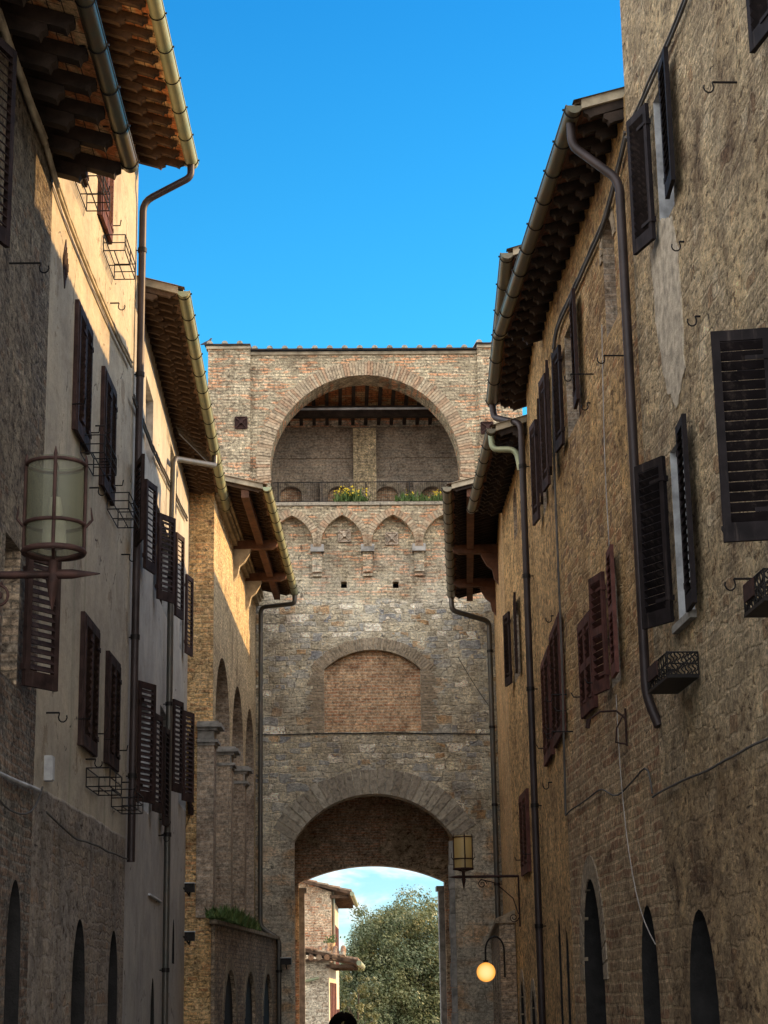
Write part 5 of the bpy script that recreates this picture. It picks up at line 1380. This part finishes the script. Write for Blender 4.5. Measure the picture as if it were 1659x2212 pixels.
# =================================================================== PLANTS ON THE MASONRY
m, nt_ = newmat('leaf green'); g_ = N(nt_, 'ShaderNodeNewGeometry')
finish(nt_, ramp(nt_, g_.outputs['Random Per Island'], [(0, (.045, .085, .02)), (.6, (.08, .13, .035)), (1, (.13, .16, .05))]), None, 0, 0, .6); MT['leaf'] = m
MT['petal'] = simple('yellow petals', (.60, .42, .02), .6, 0, .15)
def tuft(fr, x0, x1, off, zf, n, label, name, cat, flowers=0, hmax=.35, kind=None):
    o = thing(name, label, cat, fr); b = MB()
    u0 = fr.uz(x0, zf[1], off)[0]; u1 = fr.uz(x1, zf[1], off)[0]; zz = zf[0]
    for i in range(n):
        t = random.random(); u = u0+(u1-u0)*t; y = off+random.uniform(-.18, .18); h = hmax*random.uniform(.35, 1)*(.55+.45*math.sin(math.pi*t))
        h *= .6+.8*abs(math.sin(t*23))*random.random(); a = random.uniform(0, 6.28); lean = random.uniform(.2, .8)*h
        base = Vector((u, y, zz)); tip = base+Vector((math.cos(a)*lean, math.sin(a)*lean, h)); s = Vector((-math.sin(a), math.cos(a), 0))*random.uniform(.012, .022)
        mid = base.lerp(tip, .55)+Vector((0, 0, h*.08))
        b.add([base-s*.5, base+s*.5, mid+s, tip, mid-s], [(0, 1, 2, 3, 4)])
    b.build('leaves', 'leaf', o)
    if flowers:
        b = MB()
        for i in range(flowers):
            t = random.gauss(.5, .24); t = min(1, max(0, t)); c_ = Vector((u0+(u1-u0)*t, off+random.uniform(-.1, .2), zz+hmax*random.uniform(.35, 1.05))); r = random.uniform(.014, .028)
            for k in range(5):
                a = k*1.2566+random.random(); p = Vector((math.cos(a)*r, random.uniform(-.2, .6)*r, math.sin(a)*r)); q = Vector((-p.z, 0, p.x))*.5
                b.add([c_, c_+p*.6+q, c_+p*1.1, c_+p*.6-q], [(0, 1, 2, 3)])
        b.build('flowers', 'petal', o)
    return o
tuft(FG, 723, 792, OFF-.06, (azs+.03, 1085), 420, 'bushy clump of bright yellow flowers on the left of the loggia sill', 'flowering_plant', 'plant', 90, .42)
tuft(FG, 852, 930, OFF-.06, (azs+.03, 1085), 360, 'long low green plant with few yellow flowers in the middle of the loggia sill', 'flowering_plant', 'plant', 14, .30)
tuft(FG, 930, 957, OFF-.06, (azs+.03, 1085), 150, 'small yellow flowered clump at the right end of the loggia sill', 'flowering_plant', 'plant', 16, .30)
o = tuft(FL3, 462, 548, .2, (ZL+.07, 2005), 2200, 'grass growing thick along the ledge of the low arcade', 'ledge_grass', 'grass', 0, .36)
o['kind'] = 'stuff'

# =================================================================== BEYOND THE GATE
def fhouse(name, label, px_corner, px_left, Ycorner, ytop, dep, wallmats, roofp):
    c = pp(px_corner, 2000, Ycorner); l = pp(px_left, 2000, Ycorner)
    z = p3(px_corner, ytop, Ycorner).z
    H = thing(name, label, 'house', None, (c.x, c.y, 0))
    return H, c, l.x-c.x, z
# tall house: its front faces us, its long sunlit side runs away from us
YH = 74.0
H, c, wl, zt = fhouse('brick_house', 'tall brick and stone house seen through the gateway with a tiled roof against the sky', 716, 560, YH, 1932, 10, None, None)
zt += .1
b = MB(); b.box(wl, 0, 0, .3, -4, zt); b.box(wl, wl+.3, .3, 9, -4, zt); b.box(-.3, 0, .3, 9, -4, zt); b.box(wl, 0, 9, 9.3, -4, zt)
b.add([(wl, 0, zt), (0, 0, zt), (wl, 0, zt+1.0), (wl, .3, zt), (0, .3, zt), (wl, .3, zt+1.0)], [(0, 1, 2), (5, 4, 3), (1, 4, 5, 2), (0, 2, 5, 3)])
b.build('wall', 'far_brick', H)
MB().box(.003, .03, .35, 9, -4, zt).build('side_render', 'far_plaster', H)
for k, (y0, y1) in enumerate(((1.2, 1.9), (3.4, 4.1), (5.6, 6.3))):
    for z0 in (zt-2.9, zt-6.2):
        wq = MB().box(.03, .06, y0+.01, y1-.01, z0, z0+1.7).build('window', 'dark', H)
        for s in (y0-.45, y1): MB().box(.035, .10, s, s+.42, z0, z0+1.7).build('shutter', 'shutter_red', wq)
MB().tube([(.08, .15, zt), (.08, .15, -3)], .06, 8).build('downpipe', 'copper', H)
def farroof(H, x0, x1, y0, y1, z1, sl, nm='roof'):
    """slope falling towards +x"""
    b = MB(); zt_ = lambda x: z1+(x1-x)*sl
    b.add([(x0, y0, zt_(x0)), (x1, y0, zt_(x1)), (x1, y1, zt_(x1)), (x0, y1, zt_(x0)), (x0, y0, zt_(x0)+.1), (x1, y0, zt_(x1)+.1), (x1, y1, zt_(x1)+.1), (x0, y1, zt_(x0)+.1)], [(0, 1, 2, 3), (7, 6, 5, 4), (0, 4, 5, 1), (1, 5, 6, 2), (2, 6, 7, 3), (3, 7, 4, 0)])
    r_ = b.build(nm, 'wood', H); b = MB(); n = int((y1-y0)/.24)
    for i in range(n):
        y = y0+(y1-y0)*(i+.5)/n; m_ = int((x1-x0)/.45)+1
        for j in range(m_):
            xa = x1+.05-j*.45; xb = max(x0, xa-.5); pr = []
            for x, rr, l in ((xa, .1, .03), (xb, .085, 0)):
                for k in range(6): a = math.pi*k/5; pr.append((x, y+rr*math.cos(a)+random.uniform(-.01, .01)*0, zt_(x)+.1+rr*math.sin(a)*.8+l))
            b.add(pr, [(k, k+1, 7+k, 6+k) for k in range(5)]+[(0, 1, 2, 3, 4, 5)])
    b.build('roof_tiles', 'tile', r_); return r_
farroof(H, wl-.4, .75, -.35, 9.5, zt-.12, .26)
b = MB()
for i in range(14): MB().box(-.05, .68, -.1+i*.7, 0+i*.7, zt-.25, zt-.13).build('rafter', 'wood', H)
b = MB(); b.tube([(.82, -.35, zt-.1), (.82, 9.4, zt-.1)], .09, 8); b.build('gutter', 'copper_green', H)
# lower house nearer
YL = 63.0
H, c, wl, zt = fhouse('low_tiled_house', 'low stone house with a sunlit terracotta tiled roof seen through the gateway at lower left', 708, 560, YL, 2075, 8, None, None)
b = MB(); b.box(wl, 0, 0, .3, -4, zt); b.box(wl, wl+.3, .3, 7.7, -4, zt); b.box(wl, 0, 7.7, 8, -4, zt); b.box(-.3, 0, .3, 7.7, -4, zt)
b.build('wall', 'far_stone', H)
MB().box(.003, .03, .0, 8, -4, zt-.02).build('side_render', 'far_plaster', H)
for y0 in (.9, 2.6, 4.4, 6.2):
    b = MB(); b.box(.032, .07, y0, y0+.9, zt-2.6, zt-.7); o = b.build('shutter_pair', 'shutter_red', H)
farroof(H, wl-.3, .95, -.5, 8.4, zt-.12, .24)
b = MB()
for i in range(12): MB().box(-.05, .85, -.3+i*.7, -.2+i*.7, zt-.24, zt-.13).build('rafter', 'wood', H)
MB().tube([(1.03, -.5, zt-.1), (1.03, 8.3, zt-.1)], .09, 8).build('gutter', 'copper_green', H)
# eave strip across its front face
b = MB(); b.box(wl-.3, .7, -.45, 0, zt-.02-.0, zt+.05); b.build('front_eave', 'wood', H)
n = 12; b = MB()
for i in range(n):
    x = wl+.2+(0.6-wl)*i/(n-1)-.3
    for j in range(3):
        b.tube([(x, -.5+j*.3, zt+.09+j*.10), (x, -.16+j*.3, zt+.22+j*.10)], [.1, .085], 7)
b.build('front_tiles', 'tile', H)
MB().tube([(-2.6, -.1, zt-1.05), (-.3, -.12, zt-.55)], .05, 7).build('slanting_pipe', 'copper_green', H)
# geranium pot
p = p3(716, 2045, YL+.6)
T = thing('potted_plant', 'small terracotta pot of red flowers on the lower roof beyond the gate', 'potted plant', None, tuple(p))
MB().tube([(0, 0, -.12), (0, 0, .12)], [.10, .14], 10).build('pot', 'soffit', T)
b = MB()
for i in range(90):
    d = Vector((random.gauss(0, .1), random.gauss(0, .1), .14+abs(random.gauss(0, .1)))); a = random.uniform(0, 3.14); s = Vector((math.cos(a), math.sin(a), .4))*.03
    b.add([d-s, d+Vector((0, 0, .04)), d+s, d-Vector((0, 0, .04))], [(0, 1, 2, 3)])
b.build('leaves', 'leaf', T)

# trees
m, nt_ = newmat('holm oak leaf'); g_ = N(nt_, 'ShaderNodeNewGeometry'); tcx = N(nt_, 'ShaderNodeTexCoord')
lc = ramp(nt_, g_.outputs['Random Per Island'], [(0, (.055, .078, .03)), (.4, (.10, .125, .055)), (.75, (.15, .175, .085)), (1, (.22, .23, .13))])
lc = mixc(nt_, remap(nt_, noise(nt_, tcx.outputs['Object'], .8, 4).outputs[0], .4, .62), lc, mixc(nt_, 1, lc, (1.5, 1.25, 1.0), 'MULTIPLY'))
p_ = N(nt_, 'ShaderNodeBsdfPrincipled'); nt_.links.new(lc, p_.inputs['Base Color']); p_.inputs['Roughness'].default_value = .5; p_.inputs['Specular IOR Level'].default_value = .4
tr_ = N(nt_, 'ShaderNodeBsdfTranslucent'); nt_.links.new(lc, tr_.inputs[0]); mx = N(nt_, 'ShaderNodeMixShader'); mx.inputs[0].default_value = .22
nt_.links.new(p_.outputs[0], mx.inputs[1]); nt_.links.new(tr_.outputs[0], mx.inputs[2]); oo = N(nt_, 'ShaderNodeOutputMaterial'); nt_.links.new(mx.outputs[0], oo.inputs[0]); MT['oak_leaf'] = m
MT['bark'] = simple('grey brown bark', (.09, .07, .05), .95, 0, .4, 4, .6)
def tree(name, label, cx, cy, zg, ztop, rad, clumps, per, leafs=.09, low=.15):
    T = thing(name, label, 'tree', None, (cx, cy, zg)); Ht = ztop-zg
    b = MB(); limbs = []
    b.tube([(0, 0, 0), (.05, 0, Ht*.2), (-.1, .1, Ht*.5), (0, 0, Ht*.85)], [rad*.10, rad*.08, rad*.05, .03], 9)
    for i in range(16):
        a = i*2.4; z0 = Ht*random.uniform(.12, .55); rr = rad*random.uniform(.5, .9); z1 = z0+Ht*random.uniform(.12, .32)
        q = Vector((math.cos(a)*rr, math.sin(a)*rr, z1)); b.tube([(0, 0, z0), q*.45+Vector((0, 0, z0*.6)), q], [rad*.04, rad*.025, .02], 6)
    b.build('trunk', 'bark', T)
    b = MB(); zc_ = Ht*(.5+low/2); hz = Ht*(.5-low/2)
    cc = []
    for i in range(clumps):
        while True:
            v = Vector((random.uniform(-1, 1), random.uniform(-1, 1), random.uniform(-1, 1)))
            if .30 < (abs(v.x)**2.6+abs(v.y)**2.6+abs(v.z)**2.6)**(1/2.6) < 1: break
        lum = 1+.14*math.sin(v.x*7+1)*math.cos(v.z*6)+random.uniform(-.06, .08)
        k = 1; cc.append(Vector((v.x*rad*lum*k, v.y*rad*lum*k, zc_+v.z*hz*lum)))
    for p in cc:
        cr = rad*random.uniform(.12, .21)
        for j in range(per):
            d = Vector((random.gauss(0, 1), random.gauss(0, 1), random.gauss(0, .8))); d = d.normalized()*cr*random.random()**.45
            c_ = p+d; n = (d.normalized()+Vector((random.uniform(-.6, .6), random.uniform(-.6, .6), random.uniform(-.2, .8)))).normalized()
            t = n.cross(Vector((random.random(), random.random(), random.random()))).normalized(); s = n.cross(t)*leafs*random.uniform(.35, .6); t = t*leafs*random.uniform(.8, 1.3)
            b.add([c_-t, c_+s, c_+t, c_-s], [(0, 1, 2, 3)])
    b.build('crown', 'oak_leaf', T)
    return T
TY = 98.0
tp = p3(848, 1945, TY)
tree('holm_oak', 'big dense grey green oak filling the view through the gateway', tp.x+.9, TY, -3.4, tp.z-.25, 3.9, 1150, 130, .075, .10)
tp2 = p3(775, 2085, 84)
tree('young_oak', 'smaller leafy tree in front of the big oak beside the peach house', tp2.x, 84, -3.2, tp2.z, 1.0, 110, 90, .06, .1)

# =================================================================== PERSON, PIGEON
T = thing('person', 'dark haired person at the bottom of the gateway, only the head top in view', 'person')
PY = 21.5; hp = p3(741, 2196, PY); gz_ = GZ(PY)
Hh = hp.z-gz_; T.location = (hp.x, PY, gz_); sc = Hh/1.75
def skin(name, nodes, edges, mat, parent, sub=2):
    me = bpy.data.meshes.new(name); me.from_pydata([tuple(Vector(n[:3])*sc) for n in nodes], edges, []); o = bpy.data.objects.new(name, me); COL.objects.link(o); o.parent = parent
    sm = o.modifiers.new('skin', 'SKIN'); sm.use_smooth_shade = True
    for v, n in zip(me.skin_vertices[0].data, nodes): v.radius = (n[3]*sc, (n[4] if len(n) > 4 else n[3])*sc); v.use_root = False
    me.skin_vertices[0].data[0].use_root = True
    ss = o.modifiers.new('sub', 'SUBSURF'); ss.levels = sub; ss.render_levels = sub
    me.materials.append(MT[mat]); return o
MT['skin'] = simple('skin', (.45, .28, .20), .55, 0, .1); MT['hair'] = simple('dark hair', (.022, .014, .011), .5, 0, .5, 30, .8); MT['coat'] = simple('dark coat', (.03, .035, .05), .9, 0, .2); MT['trousers'] = simple('dark trousers', (.04, .045, .06), .9, 0, .2)
nodes = [(0, 0, .95, .15, .10), (0, 0, 1.15, .14, .095), (0, .0, 1.36, .17, .10), (0, 0, 1.47, .07), (0, .0, 1.54, .055), (0, .015, 1.60, .072, .085), (0, .01, 1.68, .07, .085)]
edges = [(0, 1), (1, 2), (2, 3), (3, 4), (4, 5), (5, 6)]
for s in (-1, 1):
    k = len(nodes); nodes += [(s*.19, 0, 1.41, .055), (s*.25, -.02, 1.14, .042), (s*.26, .06, .90, .030), (s*.26, .09, .82, .034, .018)]; edges += [(2, k), (k, k+1), (k+1, k+2), (k+2, k+3)]
    h = k+3
    for f in range(4):
        q = len(nodes); y = .06+.02*f; ln = (.075, .09, .085, .065)[f]; nodes += [(s*.265, y+.005, .79, .010), (s*.262, y+.01, .79-ln*.5, .009), (s*.25, y+.015, .79-ln, .008)]; edges += [(h, q), (q, q+1), (q+1, q+2)]
    q = len(nodes); nodes += [(s*.25, .13, .81, .011), (s*.245, .15, .77, .009)]; edges += [(k+3, q), (q, q+1)]
    k = len(nodes); nodes += [(s*.09, 0, .86, .095), (s*.10, .01, .48, .062), (s*.10, -.02, .09, .042), (s*.10, .12, .04, .040, .03)]; edges += [(0, k), (k, k+1), (k+1, k+2), (k+2, k+3)]
skin('body', nodes, edges, 'skin', T)
skin('coat', [(0, 0, .84, .19, .14), (0, 0, 1.0, .175, .125), (0, 0, 1.2, .17, .12), (0, 0, 1.38, .185, .12), (0, 0, 1.46, .09)] + [(s*q[0], q[1], q[2], q[3]) for s in (-1, 1) for q in ((.2, 0, 1.41, .075), (.25, -.02, 1.14, .06), (.26, .06, .93, .048))], [(0, 1), (1, 2), (2, 3), (3, 4), (3, 5), (5, 6), (6, 7), (3, 8), (8, 9), (9, 10)], 'coat', T)
skin('trousers', [(0, 0, .92, .15, .11)] + [(s*q[0], q[1], q[2], q[3]) for s in (-1, 1) for q in ((.09, 0, .84, .11), (.10, .01, .48, .078), (.10, -.01, .12, .062))], [(0, 1), (1, 2), (2, 3), (0, 4), (4, 5), (5, 6)], 'trousers', T)
# hair cap made of many short strands over the skull
b = MB(); hc = Vector((0, -.005, 1.645))
for i in range(1500):
    v = Vector((random.gauss(0, 1), random.gauss(0, 1), random.gauss(0, 1))).normalized()
    if v.z < -.35 or (v.y > .45 and v.z < .35): continue
    p = hc+Vector((v.x*.083, v.y*.098, v.z*.10)); fl = Vector((v.x, v.y*.6-.3, v.z*.6-.3)).normalized(); s = v.cross(fl).normalized()*.012
    q = p+v*.012+fl*.05
    b.add([(p-s)*sc, (p+s)*sc, (q+s*.4)*sc, (q-s*.4)*sc], [(0, 1, 2, 3)])
b.build('hair', 'hair', T)
# pigeon on the tower corner
pg = g(447, 752, OFF); P0 = FG.mw @ Vector((pg[0], OFF+.05, zLtop+.16))
T = thing('pigeon', 'dark pigeon perched on the top left corner of the gate tower', 'bird', None, tuple(P0))
MT['feather'] = simple('slate feathers', (.05, .05, .06), .7, 0, .3, 10)
sc = 1.0
o = skin('body', [(0, 0, 0.04, .05), (.06, 0, .07, .055), (.10, 0, .13, .03), (.115, 0, .17, .028), (.15, 0, .168, .008), (-.08, 0, .02, .035), (-.18, 0, -.01, .02, .01)], [(0, 1), (1, 2), (2, 3), (3, 4), (0, 5), (5, 6)], 'feather', T)
MB().tube([(0.02, .02, .0), (.02, .02, -.06)], .006, 5).tube([(0.02, -.02, .0), (.02, -.02, -.06)], .006, 5).build('legs', 'rust', T)
if 0:
    for n_, f_ in (('A', FA), ('B1', FB1), ('B2', FB2), ('C', FC), ('D', FD), ('L3', FL3), ('L2', FL2), ('L1', FL1), ('L0', FL0), ('G', FG)): print(n_, f_.p0, f_.p1, f_.len)
